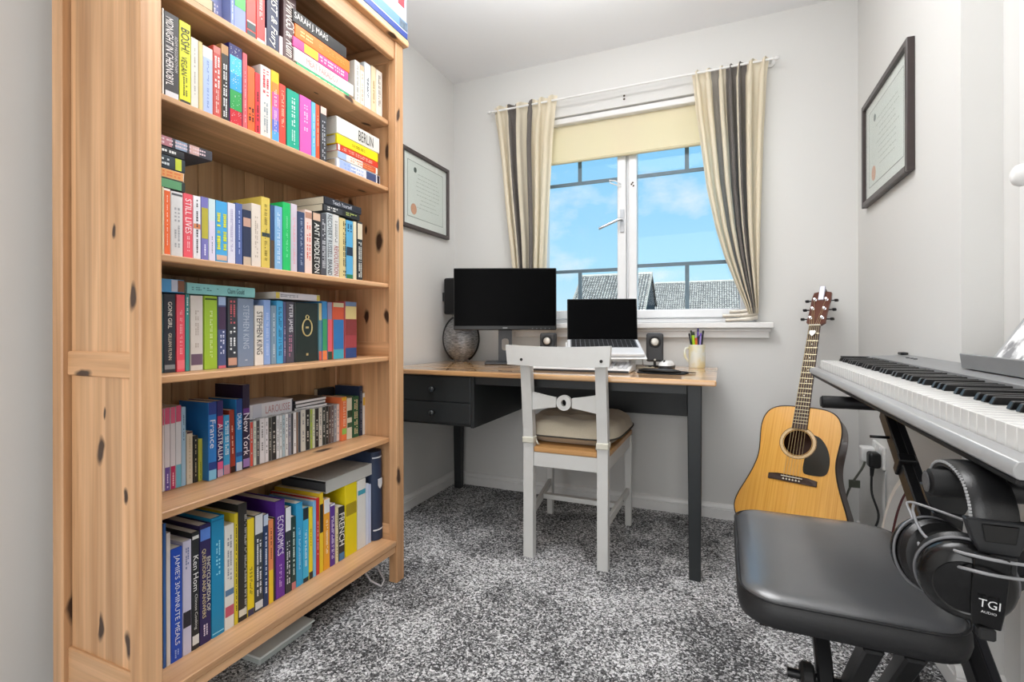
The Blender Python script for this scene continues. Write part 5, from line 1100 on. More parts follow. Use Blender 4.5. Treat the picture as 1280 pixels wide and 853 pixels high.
# ================================================================== GUITAR
S0 = Vector((.245, 2.168, .348)); N0 = Vector((.3606, 2.434, .930)); AX = (N0 - S0).normalized()
WD = Vector((.906, -.423, .0)); WD = (WD - AX * WD.dot(AX)).normalized(); NM = WD.cross(AX).normalized()
GM = Matrix(((WD.x, AX.x, NM.x, S0.x), (WD.y, AX.y, NM.y, S0.y), (WD.z, AX.z, NM.z, S0.z), (0, 0, 0, 1)))
gt = thing('acoustic_guitar', 'golden acoustic guitar leaning in the corner right of the desk', 'guitar', world=False)
gt.rotation_euler = GM.to_euler(); gt.location = S0
def spruce_mat():
    m, nt, b = base_mat('spruce_top'); L = nt.links; tcn = nn(nt.nodes, 'ShaderNodeTexCoord')
    mp_ = nn(nt.nodes, 'ShaderNodeMapping'); mp_.inputs['Scale'].default_value = (190, 3, 10); L.new(tcn.outputs['Object'], mp_.inputs[0])
    no = nn(nt.nodes, 'ShaderNodeTexNoise'); no.inputs['Scale'].default_value = 1; no.inputs['Detail'].default_value = 3; L.new(mp_.outputs[0], no.inputs['Vector'])
    r = nn(nt.nodes, 'ShaderNodeValToRGB'); L.new(no.outputs[0], r.inputs[0]); r.color_ramp.elements[0].position = .3; r.color_ramp.elements[0].color = lin('dc9a3a'); r.color_ramp.elements[1].position = .7; r.color_ramp.elements[1].color = lin('f0b656')
    L.new(r.outputs[0], b.inputs['Base Color']); b.inputs['Roughness'].default_value = .3; b.inputs['Coat Weight'].default_value = .4; return m
MAHOG = mat('mahogany', '4a2a1c', .3, noise=.25, nscale=30, coat=.4); ROSE = mat('rosewood', '3a241a', .5, noise=.25, nscale=60); EDGE = mat('dark_binding', '2a1a12', .4)
half = [(0, .289), (.055, .2885), (.092, .283), (.122, .266), (.139, .236), (.1445, .200), (.1435, .165), (.139, .125), (.136, .088), (.1385, .052), (.150, .005), (.168, -.045), (.186, -.090), (.1965, -.128), (.1945, -.160), (.181, -.188), (.150, -.208), (.095, -.217), (0, -.219)]
def smooth_curve(pts, it=2):
    for _ in range(it):
        q = [pts[0]]
        for a, c in zip(pts, pts[1:]): q += [(a[0] * .75 + c[0] * .25, a[1] * .75 + c[1] * .25), (a[0] * .25 + c[0] * .75, a[1] * .25 + c[1] * .75)]
        pts = q + [pts[-1]]
    return pts
hs = smooth_curve(half, 2); OUT = hs + [(-x, y) for x, y in reversed(hs[1:-1])]
HC, HR = .140, .050
def holed_plate(name, out, hole, z, m, parent):
    bm = bmesh.new(); v1 = [bm.verts.new((x, y, z)) for x, y in out]; v2 = [bm.verts.new((x, y, z)) for x, y in hole]
    es = [bm.edges.new((v[i], v[(i + 1) % len(v)])) for v in (v1, v2) for i in range(len(v))]
    bmesh.ops.triangle_fill(bm, use_beauty=True, use_dissolve=False, edges=es)
    for f in bm.faces:
        if f.normal.z < 0: f.normal_flip()
    ext = bmesh.ops.extrude_face_region(bm, geom=list(bm.faces)); 
    for v in [g for g in ext['geom'] if isinstance(g, bmesh.types.BMVert)]: v.co.z -= .003
    bmesh.ops.recalc_face_normals(bm, faces=bm.faces)
    me = bpy.data.meshes.new(name); bm.to_mesh(me); bm.free(); me.materials.append(m); o = bpy.data.objects.new(name, me); COL.objects.link(o); o.parent = parent; return o
holed_plate('soundboard', [(x * .992, y * .992) for x, y in OUT], [(HR * math.cos(2 * math.pi * i / 40), HC + HR * math.sin(2 * math.pi * i / 40)) for i in range(40)], 0, spruce_mat(), gt)
n_ = len(OUT)
b = MB(); b.v = [(x, y, -.001) for x, y in OUT] + [(x, y, -.104 + .02 * max(0, y) / .29) for x, y in OUT]
for i in range(n_): b.f.append((i, (i + 1) % n_, n_ + (i + 1) % n_, n_ + i)); b.mi.append(0)
b.build('rib', MAHOG, gt, smooth='all')
b = MB(); b.v = [(x, y, -.104 + .02 * max(0, y) / .29) for x, y in OUT]; b.f = [tuple(range(n_))]; b.mi = [0]; b.build('back', MAHOG, gt)
b = MB(); b.tube([(x * .996, y * .996, -.001) for x, y in OUT], .0026, 6, closed=True); b.build('binding', EDGE, gt, smooth='all')
for r0, r1, c, nm in ((.0515, .0535, EDGE, 'rosette_line'), (.0537, .0635, mat('rosette_pale', 'd8b888', .4, noise=.35, nscale=260), 'rosette'), (.0637, .0655, EDGE, 'rosette_line')):
    b = MB(); K = 48; b.v = [(r * math.cos(2 * math.pi * i / K), HC + r * math.sin(2 * math.pi * i / K), .0003) for r in (r0, r1) for i in range(K)]
    for i in range(K): b.f.append((i, (i + 1) % K, K + (i + 1) % K, K + i)); b.mi.append(0)
    b.build(nm, c, gt, fix=False)
pg = smooth_curve([(.053, .178), (.075, .172), (.098, .145), (.113, .110), (.118, .075), (.114, .040), (.102, .026), (.075, .022), (.045, .022), (.034, .026), (.030, .045), (.032, .080)], 2)
arc = [(.0668 * math.cos(a), HC + .0668 * math.sin(a)) for a in [R(-61 + 12 * i) for i in range(9)]]
b = MB(); b.prism(pg + arc, lambda p: (p[0], p[1], .0004), lambda p: (p[0], p[1], .0018)); b.build('pickguard', mat('black_pickguard', '20231f', .15), gt)
b = MB(); b.prism([(-.085, -.018), (.085, -.018), (.085, .003), (.05, .008), (-.05, .008), (-.085, .003)], lambda p: (p[0], p[1], .0003), lambda p: (p[0], p[1], .009 if abs(p[0]) < .06 else .006)); br = b.build('bridge', ROSE, gt, bevel=.001)
MB().box(-.037, .037, -.0015, .0015, .0095, .0125).build('saddle', mat('bone', 'e6dfcf', .4), gt)
for i in range(6):
    x = -.0275 + .011 * i; MB().lathe([(.003, .0092), (.0032, .012), (.0015, .0135)], (x, -.0105, 0), 10).build('bridge_pin', mat('bone', 'e6dfcf', .4), gt, smooth=True)
def fbw(y): return .0215 + (.0275 - .0215) * (.65 - y) / .463
b = MB(); b.hexa([(-fbw(.196), .196, .0006), (fbw(.196), .196, .0006), (.0215, .65, .0006), (-.0215, .65, .0006), (-fbw(.196), .196, .0065), (fbw(.196), .196, .0065), (.0215, .65, .0065), (-.0215, .65, .0065)]); b.build('fretboard', ROSE, gt)
fm_ = mat('fret_wire', 'cfc6a8', .3, .7)
for k in range(1, 20):
    y = .65 * 2 ** (-k / 12.); hw_ = fbw(y) - .0005
    MB().box(-hw_, hw_, y - .0011, y + .0011, .0066, .0078).build('fret', fm_, gt)
for k in (3, 5, 7, 9, 12):
    y = .65 * (2 ** (-k / 12.) + 2 ** (-(k - 1) / 12.)) / 2; MB().lathe([(.003, .0066), (.003, .0070)], (0, y, 0), 10).build('inlay_dot', mat('bone', 'e6dfcf', .4), gt)
b = MB(); pn = []
for y in (.292, .64):
    hw_ = fbw(y) - .001; pn.append([(hw_ * math.cos(a), y, -.0002 - (.021 if y > .5 else .026) * math.sin(a)) for a in [math.pi * i / 10 for i in range(11)]])
n = 0; b.v = pn[0] + pn[1]
for i in range(10): b.f.append((i, i + 1, 12 + i, 11 + i)); b.mi.append(0)
b.f += [tuple(range(11)), tuple(range(11, 22))]; b.mi += [0, 0]; b.build('neck', MAHOG, gt, smooth=True)
MB().box(-.0215, .0215, .6502, .6548, 0, .0105).build('nut', mat('bone', 'e6dfcf', .4), gt)
hd = [(-.0215, .655), (-.036, .668), (-.0345, .72), (-.0375, .80), (-.034, .832), (-.012, .838), (.012, .838), (.034, .832), (.0375, .80), (.0345, .72), (.036, .668), (.0215, .655)]
def hz_(y): return .004 - (y - .655) * .2
b = MB(); b.prism(hd, lambda p: (p[0], p[1], hz_(p[1]) - .014), lambda p: (p[0], p[1], hz_(p[1]))); b.build('headstock', mat('headstock_mahogany', '5c2c1a', .3, noise=.25, nscale=30, coat=.4), gt, bevel=.0015)
SL = mat('tuner_chrome', 'd6d6d8', .2, .9); BP = mat('black_peg', '141416', .3)
for sgn in (-1, 1):
    for y in (.69, .74, .79):
        t_ = MB().lathe([(.007, hz_(y) + .0004), (.007, hz_(y) + .002), (.0032, hz_(y) + .003), (.0032, hz_(y) + .013), (.0042, hz_(y) + .0145)], (sgn * .022, y, 0), 12).build('tuner_post', SL, gt, smooth=True)
        b = MB(); b.tube([(sgn * .0345, y, hz_(y) - .009), (sgn * .050, y, hz_(y) - .009)], .0028, 8); b.lathe([(.004, -.008), (.008, -.006), (.0085, .0), (.008, .006), (.004, .008)], (sgn * .056, y, hz_(y) - .009), 12, sx=.7, axis='X'); b.build('tuning_peg', BP, gt, smooth=True)
for i in range(6):
    xs = -.0275 + .011 * i; xn = -.0175 + .007 * i; sg = -1 if i < 3 else 1; yt = (.69, .74, .79)[i if i < 3 else 5 - i]
    b = MB(); b.tube([(xs, -.010, .012), (xs, 0, .0132), (xn, .652, .0112), (sg * .022, yt, hz_(yt) + .010)], .0008 if i < 3 else .0006, 5); b.build('string', mat('string_bronze', 'd3bd8e', .35, .7), gt, smooth='all')
def on_guitar(x, y, z): return GM @ Vector((x, y, z))
pk = thing('guitar_pick', 'white heart-shaped pick tucked under the strings at the top of the neck', 'pick', world=False); pk.rotation_euler = GM.to_euler(); pk.location = on_guitar(-.002, .612, .0082)
b = MB(); b.prism(smooth_curve([(0, -.016), (.010, -.004), (.013, .008), (.007, .013), (0, .010), (-.007, .013), (-.013, .008), (-.010, -.004), (0, -.016)], 2)[:-1], lambda p: (p[0], p[1], .0062), lambda p: (p[0], p[1], .0072)); b.build('pick', mat('white_celluloid', 'e4e4df', .3), pk)
tn = thing('clip_tuner', 'pale silver clip tuner clamped to the top of the guitar headstock', 'tuner', world=False); tn.rotation_euler = GM.to_euler(); tn.location = on_guitar(.0, .835, hz_(.835))
MB().box(-.011, .011, -.047, .022, .004, .014).build('display', mat('pale_lilac_silver', 'c9c8d4', .35, .3), tn, bevel=.002); b = MB(); b.box(-.009, .009, .006, .016, -.026, .0035); b.box(-.009, .009, -.02, .016, -.031, -.0262); b.box(-.008, .008, -.047, -.018, .0005, .0036); b.build('clamp', mat('black_clip', '1a1a1c', .4), tn)
gs = thing('guitar_stand', 'low black tube stand carrying the acoustic guitar', 'guitar stand', (.27, 2.2, 0))
b = MB(); bl_ = on_guitar(-.085, -.228, -.055); br_ = on_guitar(.085, -.228, -.055); mid = (bl_ + br_) / 2
fl_ = on_guitar(-.085, -.228, .012); fr_ = on_guitar(.085, -.228, .012); hub = mid - NM * .085 + Vector((0, 0, -.015))
for p, q in ((bl_, fl_), (br_, fr_)): b.tube([hub, p - AX * .002, q, q + AX * .022], .0065, 8)
b.build('cradle', BLK, gs, smooth='all')
for e_ in ((.10, 2.03, .008), (.42, 2.02, .008), (.33, 2.42, .008)):
    b = MB(); b.tube([hub, e_], .0075, 8); b.build('leg', BLK, gs, smooth='all')

# ================================================================== DIGITAL PIANO ON ITS STAND
SILVER = mat('piano_silver', 'a6a6a6', .36, .12); SILVD = mat('piano_grey', '909192', .42, .2); IV = mat('ivory_white_key', 'e2e1de', .25, coat=.3); EB = mat('black_key', '0f0f10', .28); CASEB = mat('piano_black_case', '141416', .5)
KY1, KY0 = 2.0, .68
pn_ = thing('digital_piano', 'silver digital piano resting on a black stand along the right wall', 'piano', (.41, 1.34, .755))
b = MB(); b.box(.286, .54, KY0 + .01, KY1 - .01, .7553, .7652); b.build('underside', CASEB, pn_, bevel=.003)
b = MB(); b.prism([(.305, .7655), (.283, .7655), (.279, .769), (.279, .778), (.283, .7845), (.292, .787), (.3035, .7865)], lambda p: (p[0], KY0, p[1]), lambda p: (p[0], KY1, p[1])); b.build('front_rail', SILVER, pn_, smooth=True, bevel=.001)
cheek = [(.3052, .768), (.3052, .793), (.33, .800), (.44, .826), (.458, .8295), (.548, .836), (.548, .768)]
for y0, y1 in ((KY1 - .034, KY1), (KY0, KY0 + .034)):
    b = MB(); b.prism(cheek, lambda p: (p[0], y0, p[1]), lambda p: (p[0], y1, p[1])); b.build('end_cheek', SILVER, pn_, bevel=.002)
b = MB(); b.prism([(.4525, .768), (.4525, .828), (.460, .830), (.548, .836), (.548, .768)], lambda p: (p[0], KY0 + .0345, p[1]), lambda p: (p[0], KY1 - .0345, p[1])); b.build('control_panel', SILVD, pn_)
b = MB(); b.box(.306, .452, KY0 + .0345, KY1 - .0345, .768, .7815); b.build('key_bed', CASEB, pn_)
b = MB(); b.box(.4495, .4522, KY0 + .0345, KY1 - .0345, .7905, .817); b.build('key_felt', mat('dark_red_felt', '3a1518', .95), pn_)
PITCH = (KY1 - KY0 - .0695) / 52; wk = MB().box(.3062, .449, .0008, PITCH - .0008, .782, .813).build('white_key', IV, pn_, bevel=.0012); wk0 = wk
bk0 = None; YT = KY1 - .0348
for i in range(52):
    y = YT - (i + 1) * PITCH
    o = wk if i == 0 else wk0.copy()
    if i: COL.objects.link(o)
    o.location = (0, y, 0)
    nt_ = 'ABCDEFG'[i % 7]
    if nt_ in 'ACDFG' and i < 51:
        if bk0 is None:
            b = MB(); b.hexa([(.356, -.0058, .8134), (.449, -.0058, .8134), (.449, .0058, .8134), (.356, .0058, .8134), (.361, -.0048, .8245), (.449, -.0048, .8255), (.449, .0048, .8255), (.361, .0048, .8245)]); bk0 = b.build('black_key', EB, pn_, bevel=.001); k = bk0
        else: k = bk0.copy(); COL.objects.link(k)
        k.location = (0, y, 0)
MB().box(.37, .448, KY1 - .033, KY1 - .006, .8135, .8275).build('end_block', CASEB, pn_)
MB().box(.527, .5475, KY1 - .045, KY1 - .012, .8362, .844).build('end_cap', CASEB, pn_, bevel=.002)
for y in (1.80, 1.77, 1.74): MB().box(.500, .508, y, y + .012, .8335, .8365).build('button', mat('grey_button', '6d6e70', .5), pn_)
b = MB(); b.prism([(.489, .8345), (.485, .866), (.489, .8675), (.494, .842), (.525, .8445), (.525, .8375)], lambda p: (p[0], .74, p[1]), lambda p: (p[0], 1.405, p[1])); b.build('music_ledge', SILVD, pn_, bevel=.001)
b = MB(); b.hexa([(.506, .76, .8455), (.506, 1.335, .8455), (.511, 1.335, .8455), (.511, .76, .8455), (.606, .76, 1.015), (.606, 1.335, 1.015), (.611, 1.335, 1.015), (.611, .76, 1.015)]); b.build('music_rest', mat('grey_rest', 'a7a8a9', .35), pn_, bevel=.001)
def sheet_mat():
    m, nt, b = base_mat('printed_page'); L = nt.links; tcn = nn(nt.nodes, 'ShaderNodeTexCoord'); no = nn(nt.nodes, 'ShaderNodeTexNoise'); no.inputs['Scale'].default_value = 26; no.inputs['Detail'].default_value = 4; L.new(tcn.outputs['Object'], no.inputs['Vector'])
    r = nn(nt.nodes, 'ShaderNodeValToRGB'); L.new(no.outputs[0], r.inputs[0]); r.color_ramp.elements[0].position = .36; r.color_ramp.elements[0].color = lin('8d8d8f'); r.color_ramp.elements[1].position = .47; r.color_ramp.elements[1].color = lin('f0f0f0'); L.new(r.outputs[0], b.inputs['Base Color']); b.inputs['Roughness'].default_value = .6; return m
b = MB(); b.hexa([(.5015, .85, .8475), (.5015, 1.31, .8475), (.505, 1.31, .8475), (.505, .85, .8475), (.5965, .85, 1.008), (.5965, 1.31, 1.008), (.600, 1.31, 1.008), (.600, .85, 1.008)]); tag(b.build('sheet_music', sheet_mat()), 'white sheet of music leaning on the silver piano rest', 'sheet music')
ks = thing('piano_stand', 'black folding cross-legged stand under the silver piano', 'stand', (.41, 1.17, 0))
STB = mat('stand_black', '161618', .38); RUB = mat('rubber_black', '141415', .6)
for Y in (1.55, .80):
    b = MB(); b.tube([(.290, Y, .7255), (.54, Y, .7255)], .0165, 14); a_ = b.build('support_arm', STB, ks, smooth=True)
    b = MB(); b.lathe([(.012, -.003), (.0166, 0), (.0166, .048), (.0165, .050)], (.246, Y, .7255), 18, axis='X'); b.build('rubber_cap', RUB, ks, smooth=True)
    MB().lathe([(.0135, -.0042), (.010, -.0048)], (.246, Y, .7255), 16, axis='X').build('cap_end', mat('cap_end_grey', '5a5a5c', .5, noise=.4, nscale=400), ks)
    MB().box(.36, .50, Y - .014, Y + .014, .7405, .7551).build('arm_pad', RUB, ks)
for xc, ya, yb_ in ((.385, 1.55, .60), (.428, .80, 1.75)):
    b = MB(); b.bar((xc, ya, .7085), (xc, yb_, .03), .022, .042); b.build('leg', STB, ks, bevel=.003)
    b = MB(); b.bar((xc + .018, ya, .7085), (xc + .018, ya + (yb_ - ya) * .55, .7085 - .6785 * .55), .014, .034); b.build('inner_bar', mat('stand_grey', '2c2c2f', .35, .3), ks, bevel=.002)
    b = MB(); b.tube([(.20, yb_, .0165), (.545 if xc < .4 else .535, yb_, .0165)], .0160, 12); b.build('foot', STB, ks, smooth=True)
b = MB(); b.tube([(.352, 1.175, .415), (.462, 1.175, .415)], .011, 12); b.build('pivot', mat('bolt_steel', '5c5d60', .3, .9), ks, smooth=True)
b = MB(); b.tube([(.335, 1.475, .655), (.374, 1.475, .655)], .0035, 8); b.build('locking_pin', STB, ks, smooth='all')
b = MB(); p_ = Vector((.385, 1.40, .609)); d_ = Vector((0, -.95, -.6875)).normalized(); b.bar(p_ - d_ * .011, p_ + d_ * .011, .034, .052); b.build('collar', STB, ks, bevel=.002)

# ================================================================== PIANO BENCH
bn = thing('piano_bench', 'black padded piano bench on crossed legs in the right foreground', 'bench', (.195, 1.17, 0))
def pad_outline(g):
    x0, x1, y0, y1, r = .028 - g, .362 + g, .955 - g, 1.42 + g, .065 + g; p = []
    for cx_, cy_, a0 in ((x1 - r, y1 - r, 0), (x0 + r, y1 - r, 90), (x0 + r, y0 + r, 180), (x1 - r, y0 + r, 270)):
        for k in range(9): a = R(a0 + 90 * k / 8); p.append((cx_ + r * math.cos(a), cy_ + r * math.sin(a)))
    return p
def leather(name, c, rough, coat=0.):
    m, nt, b = base_mat(name); L = nt.links; tcn = nn(nt.nodes, 'ShaderNodeTexCoord'); v = nn(nt.nodes, 'ShaderNodeTexVoronoi'); v.inputs['Scale'].default_value = 620; L.new(tcn.outputs['Object'], v.inputs['Vector'])
    bp = nn(nt.nodes, 'ShaderNodeBump'); bp.inputs['Strength'].default_value = .18; bp.inputs['Distance'].default_value = .0006; L.new(v.outputs['Distance'], bp.inputs['Height']); L.new(bp.outputs[0], b.inputs['Normal'])
    n_o = nn(nt.nodes, 'ShaderNodeTexNoise'); n_o.inputs['Scale'].default_value = 9; L.new(tcn.outputs['Object'], n_o.inputs['Vector']); mr = nn(nt.nodes, 'ShaderNodeMapRange'); mr.inputs[3].default_value = rough - .05; mr.inputs[4].default_value = rough + .07; L.new(n_o.outputs[0], mr.inputs[0]); L.new(mr.outputs[0], b.inputs['Roughness'])
    b.inputs['Base Color'].default_value = lin(c); b.inputs['Specular IOR Level'].default_value = .5; b.inputs['Coat Weight'].default_value = coat; b.inputs['Coat Roughness'].default_value = .22; b.inputs['Coat IOR'].default_value = 1.6; return m
VIN = leather('vinyl_top_sheen', '47484a', .4, 1.0)  # black vinyl top; the lighter grey paints in its sheen
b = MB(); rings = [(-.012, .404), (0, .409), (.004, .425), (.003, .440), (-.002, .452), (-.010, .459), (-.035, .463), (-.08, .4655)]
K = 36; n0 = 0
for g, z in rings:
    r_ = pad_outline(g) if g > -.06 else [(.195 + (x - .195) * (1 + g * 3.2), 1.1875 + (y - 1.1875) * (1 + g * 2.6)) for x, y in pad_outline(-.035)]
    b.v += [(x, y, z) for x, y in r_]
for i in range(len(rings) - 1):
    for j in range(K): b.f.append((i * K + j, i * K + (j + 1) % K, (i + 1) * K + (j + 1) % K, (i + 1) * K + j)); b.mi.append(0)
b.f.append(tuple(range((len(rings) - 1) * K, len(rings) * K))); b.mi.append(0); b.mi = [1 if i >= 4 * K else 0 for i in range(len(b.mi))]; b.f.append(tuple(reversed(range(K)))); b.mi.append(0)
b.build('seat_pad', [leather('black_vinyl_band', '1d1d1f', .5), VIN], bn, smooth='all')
b = MB(); b.tube([(x, y, .4535) for x, y in pad_outline(.0005)], .0022, 6, closed=True); b.build('piping', mat('vinyl_piping', '1c1c1e', .4), bn, smooth='all')
MB().box(.06, .33, .99, 1.355, .392, .4035).build('seat_board', mat('black_board', '151515', .7), bn)
for xs, y0, y1 in (((.19, .335), 1.335, 1.005), ((.232, .289), 1.005, 1.335)):
    for xx in xs:
        b = MB(); b.bar((xx, y0, .3915), (xx, y1, .028), .030, .030); b.build('leg', STB, bn, bevel=.004)
    b = MB(); b.tube([(xs[0] - .1, y1, .0162), (xs[1] + .06, y1, .0162)], .0150, 12); b.build('foot_bar', STB, bn, smooth=True)
    for xe in (xs[0] - .1, xs[1] + .06): MB().lathe([(.016, -.018), (.0155, .018)], (xe, y1, .0162), 12, axis='X').build('rubber_end', RUB, bn)
b = MB(); b.tube([(.122, 1.17, .21), (.36, 1.17, .21)], .0095, 12); b.build('pivot', STB, bn, smooth=True)
b = MB(); b.lathe([(.020, -.013), (.027, -.008), (.027, .008), (.020, .013)], (.158, 1.17, .21), 20, axis='X'); b.build('adjuster_disc', RUB, bn, smooth=True)

# ================================================================== HEADPHONES over the near stand arm
hp = thing('headphones', 'black studio headphones hanging from the near arm of the piano stand', 'headphones', (.285, .80, .60)); hp.location.x -= .006
HB = leather('headband_vinyl', '141415', .32); HPB = mat('headphone_black', '0b0b0c', .2); HPG = mat('headphone_grey_plastic', '1f2022', .35)
def arc_pt(t, rr=0.):
    """t 0..1 from the near lower end over the arm to the far lower end; rr outward"""
    ctl = [(.738, .672), (.737, .696), (.743, .720), (.762, .740), (.80, .7478), (.838, .740), (.857, .720), (.863, .696), (.862, .672)]
    k = t * (len(ctl) - 1); i = min(len(ctl) - 2, int(k)); f = k - i
    def cr(p0, p1, p2, p3, s): return .5 * ((2 * p1) + (-p0 + p2) * s + (2 * p0 - 5 * p1 + 4 * p2 - p3) * s * s + (-p0 + 3 * p1 - 3 * p2 + p3) * s ** 3)
    g = lambda j: ctl[max(0, min(len(ctl) - 1, j))]
    p = Vector([cr(g(i - 1)[c], g(i)[c], g(i + 1)[c], g(i + 2)[c], f) for c in (0, 1)])
    e = .01; 
    return p
def arc_n(t):
    a = arc_pt(max(0, t - .02)); c = arc_pt(min(1, t + .02)); d = (c - a).normalized(); return Vector((-d.y, d.x))
def band(x0, x1, t0, t1, th, name, m, out=0., nseg=24, puff=0.):
    b = MB()
    def f(u, v):
        a = 2 * math.pi * v; t = t0 + (t1 - t0) * u; p = arc_pt(t); n = arc_n(t)
        k = (abs(math.cos(a)) ** 4 + abs(math.sin(a)) ** 4) ** -.25
        x = (x0 + x1) / 2 + (x1 - x0) / 2 * math.cos(a) * k; q = p + n * (out + th / 2 * math.sin(a) * k * (1 + puff * (1 - math.cos(a) ** 2)))
        return (x, q.x, q.y)
    b.grid(f, nseg, 16); n0 = 17
    b.f.append(tuple(range(16))); b.mi.append(0); b.f.append(tuple(reversed(range(nseg * 17, nseg * 17 + 16)))); b.mi.append(0)
    return b.build(name, m, hp, smooth=True)
hb = band(.270, .314, .10, .90, .012, 'headband', HB, 0, 30, .25)
b = MB()
for i in range(46):
    t = .11 + .78 * i / 45; p = arc_pt(t) + arc_n(t) * .003; b.box(.2685, .2712, p.x - .0009, p.x + .0009, p.y - .0014, p.y + .0014)
b.build('stitching', mat('grey_thread', 'a9a9aa', .7), hb)
def yoke_plate(y, sgn, prof, th, name, m, parent=hp):
    """flat plate facing -y/+y, outline in (x,z)"""
    b = MB(); b.prism(prof, lambda p: (p[0], y, p[1]), lambda p: (p[0], y + sgn * th, p[1])); return b.build(name, m, parent, bevel=.0015)
for sgn, yb0 in ((-1, .7375), (1, .8625)):
    y = yb0 - sgn * .001
    tp = yoke_plate(y, sgn, [(.262, .706), (.322, .706), (.316, .684), (.309, .668), (.275, .668), (.268, .684)], .012, 'band_socket', HPG)
    yoke_plate(y + sgn * .0121, sgn, [(.276, .702), (.309, .702), (.306, .682), (.279, .682)], .0016, 'inset', HPB, tp)
    t2 = yoke_plate(y + sgn * .001, sgn, [(.275, .6675), (.309, .6675), (.307, .640), (.277, .640)], .010, 'slider', HPG)
    yoke_plate(y + sgn * .0111, sgn, [(.281, .662), (.303, .662), (.302, .645), (.282, .645)], .0014, 'inset', HPB, t2)
def cup(yc, sgn, xc, zc, name_label):
    root = hp
    tilt = Matrix.Rotation(R(-10 * sgn), 3, 'X') @ Matrix.Rotation(R(14 * sgn), 3, 'Z')
    def T(p): return Vector((xc, yc, zc)) + tilt @ Vector(p)
    def lathed(prof, sx, sz, name, m, n=40):
        b = MB()
        for r, h in prof:
            for j in range(n): a = 2 * math.pi * j / n; b.v.append(tuple(T((r * sx * math.cos(a), sgn * h, r * sz * math.sin(a)))))
        for i in range(len(prof) - 1):
            for j in range(n): b.f.append((i * n + j, i * n + (j + 1) % n, (i + 1) * n + (j + 1) % n, (i + 1) * n + j)); b.mi.append(0)
        b.f.append(tuple(reversed(range(n)))); b.mi.append(0); b.f.append(tuple(range((len(prof) - 1) * n, len(prof) * n))); b.mi.append(0)
        return b.build(name, m, hp, smooth=True)
    c_ = lathed([(.030, -.002), (.0435, 0), (.0455, .006), (.044, .013), (.040, .019), (.031, .0235), (.0295, .0225), (.018, .0245), (.005, .026)], 1., 1.06, 'ear_cup', HPB)
    lathed([(.026, -.024), (.034, -.026), (.043, -.022), (.0465, -.014), (.044, -.004), (.030, -.0025)], 1., 1.06, 'ear_pad', HB)
    b = MB(); b.tube([T((.0462 * math.cos(2 * math.pi * i / 40), sgn * -.0005, .049 * math.sin(2 * math.pi * i / 40))) for i in range(40)], .0018, 6, closed=True); b.build('seam', mat('seam_grey', '6d6d70', .4), c_, smooth='all')
    return T
T1 = cup(.752, -1, .270, .628, ''); T2 = cup(.848, 1, .268, .614, '')
# strap of the near cup with the lettering
b = MB(); w0 = [(.0145, .048), (.015, .02), (.0145, -.012), (.0125, -.040)]
for i in range(len(w0)): 
    ww, zz = w0[i]; hh = .0268 + .0035 * (1 - ((zz - .005) / .05) ** 2)
    for xx, dh in ((-ww, -.004), (-ww, 0), (ww, 0), (ww, -.004)): b.v.append(tuple(T1((.018 + xx, -(hh + dh), zz))))
for i in range(3):
    for j in range(4): b.f.append((i * 4 + j, i * 4 + (j + 1) % 4, (i + 1) * 4 + (j + 1) % 4, (i + 1) * 4 + j)); b.mi.append(0)
b.f += [(0, 1, 2, 3), (15, 14, 13, 12)]; b.mi += [0, 0]
st_ = b.build('yoke_strap', HPB, hp, bevel=.001)
b = MB(); lx = (T1((1, 0, 0)) - T1((0, 0, 0))); lz = (T1((0, 0, 1)) - T1((0, 0, 0))); add_text(b, 'TGI', T1((.018, -.0345, -.006)), lx, lz, .018, .0100); add_text(b, 'AUDIO', T1((.018, -.0345, -.0165)), lx, lz, .013, .003); b.build('lettering', mat('white_print', 'd8d8d8', .5), hp, fix=False)
b = MB(); p = T1((.018, -.026, -.044)); b.box(p.x - .008, p.x + .008, p.y - .006, p.y + .006, p.z - .010, p.z + .004); b.build('cable_entry', RUB, hp, bevel=.002)
CAB = mat('grey_headphone_cable', '8e8e90', .4)
b = MB()
wr = [(.262, .892, .668), (.252, .86, .664), (.246, .80, .655), (.252, .738, .664), (.268, .714, .668), (.30, .712, .6665), (.335, .720, .666), (.338, .75, .668), (.318, .79, .672), (.27, .85, .676), (.25, .875, .674), (.25, .86, .66), (.246, .80, .632), (.262, .714, .652), (.30, .7115, .6505), (.336, .719, .652), (.345, .76, .655)]
def crspline(pts, k=5):
    q = []; pts = [Vector(p) for p in pts]
    for i in range(len(pts) - 1):
        p0, p1, p2, p3 = pts[max(0, i - 1)], pts[i], pts[i + 1], pts[min(len(pts) - 1, i + 2)]
        for s in range(k):
            t = s / k; q.append(.5 * ((2 * p1) + (p2 - p0) * t + (2 * p0 - 5 * p1 + 4 * p2 - p3) * t * t + (3 * p1 - p0 - 3 * p2 + p3) * t ** 3))
    return q + [pts[-1]]
b.tube(crspline(wr), .0019, 7); b.build('cable', CAB, hp, smooth='all')

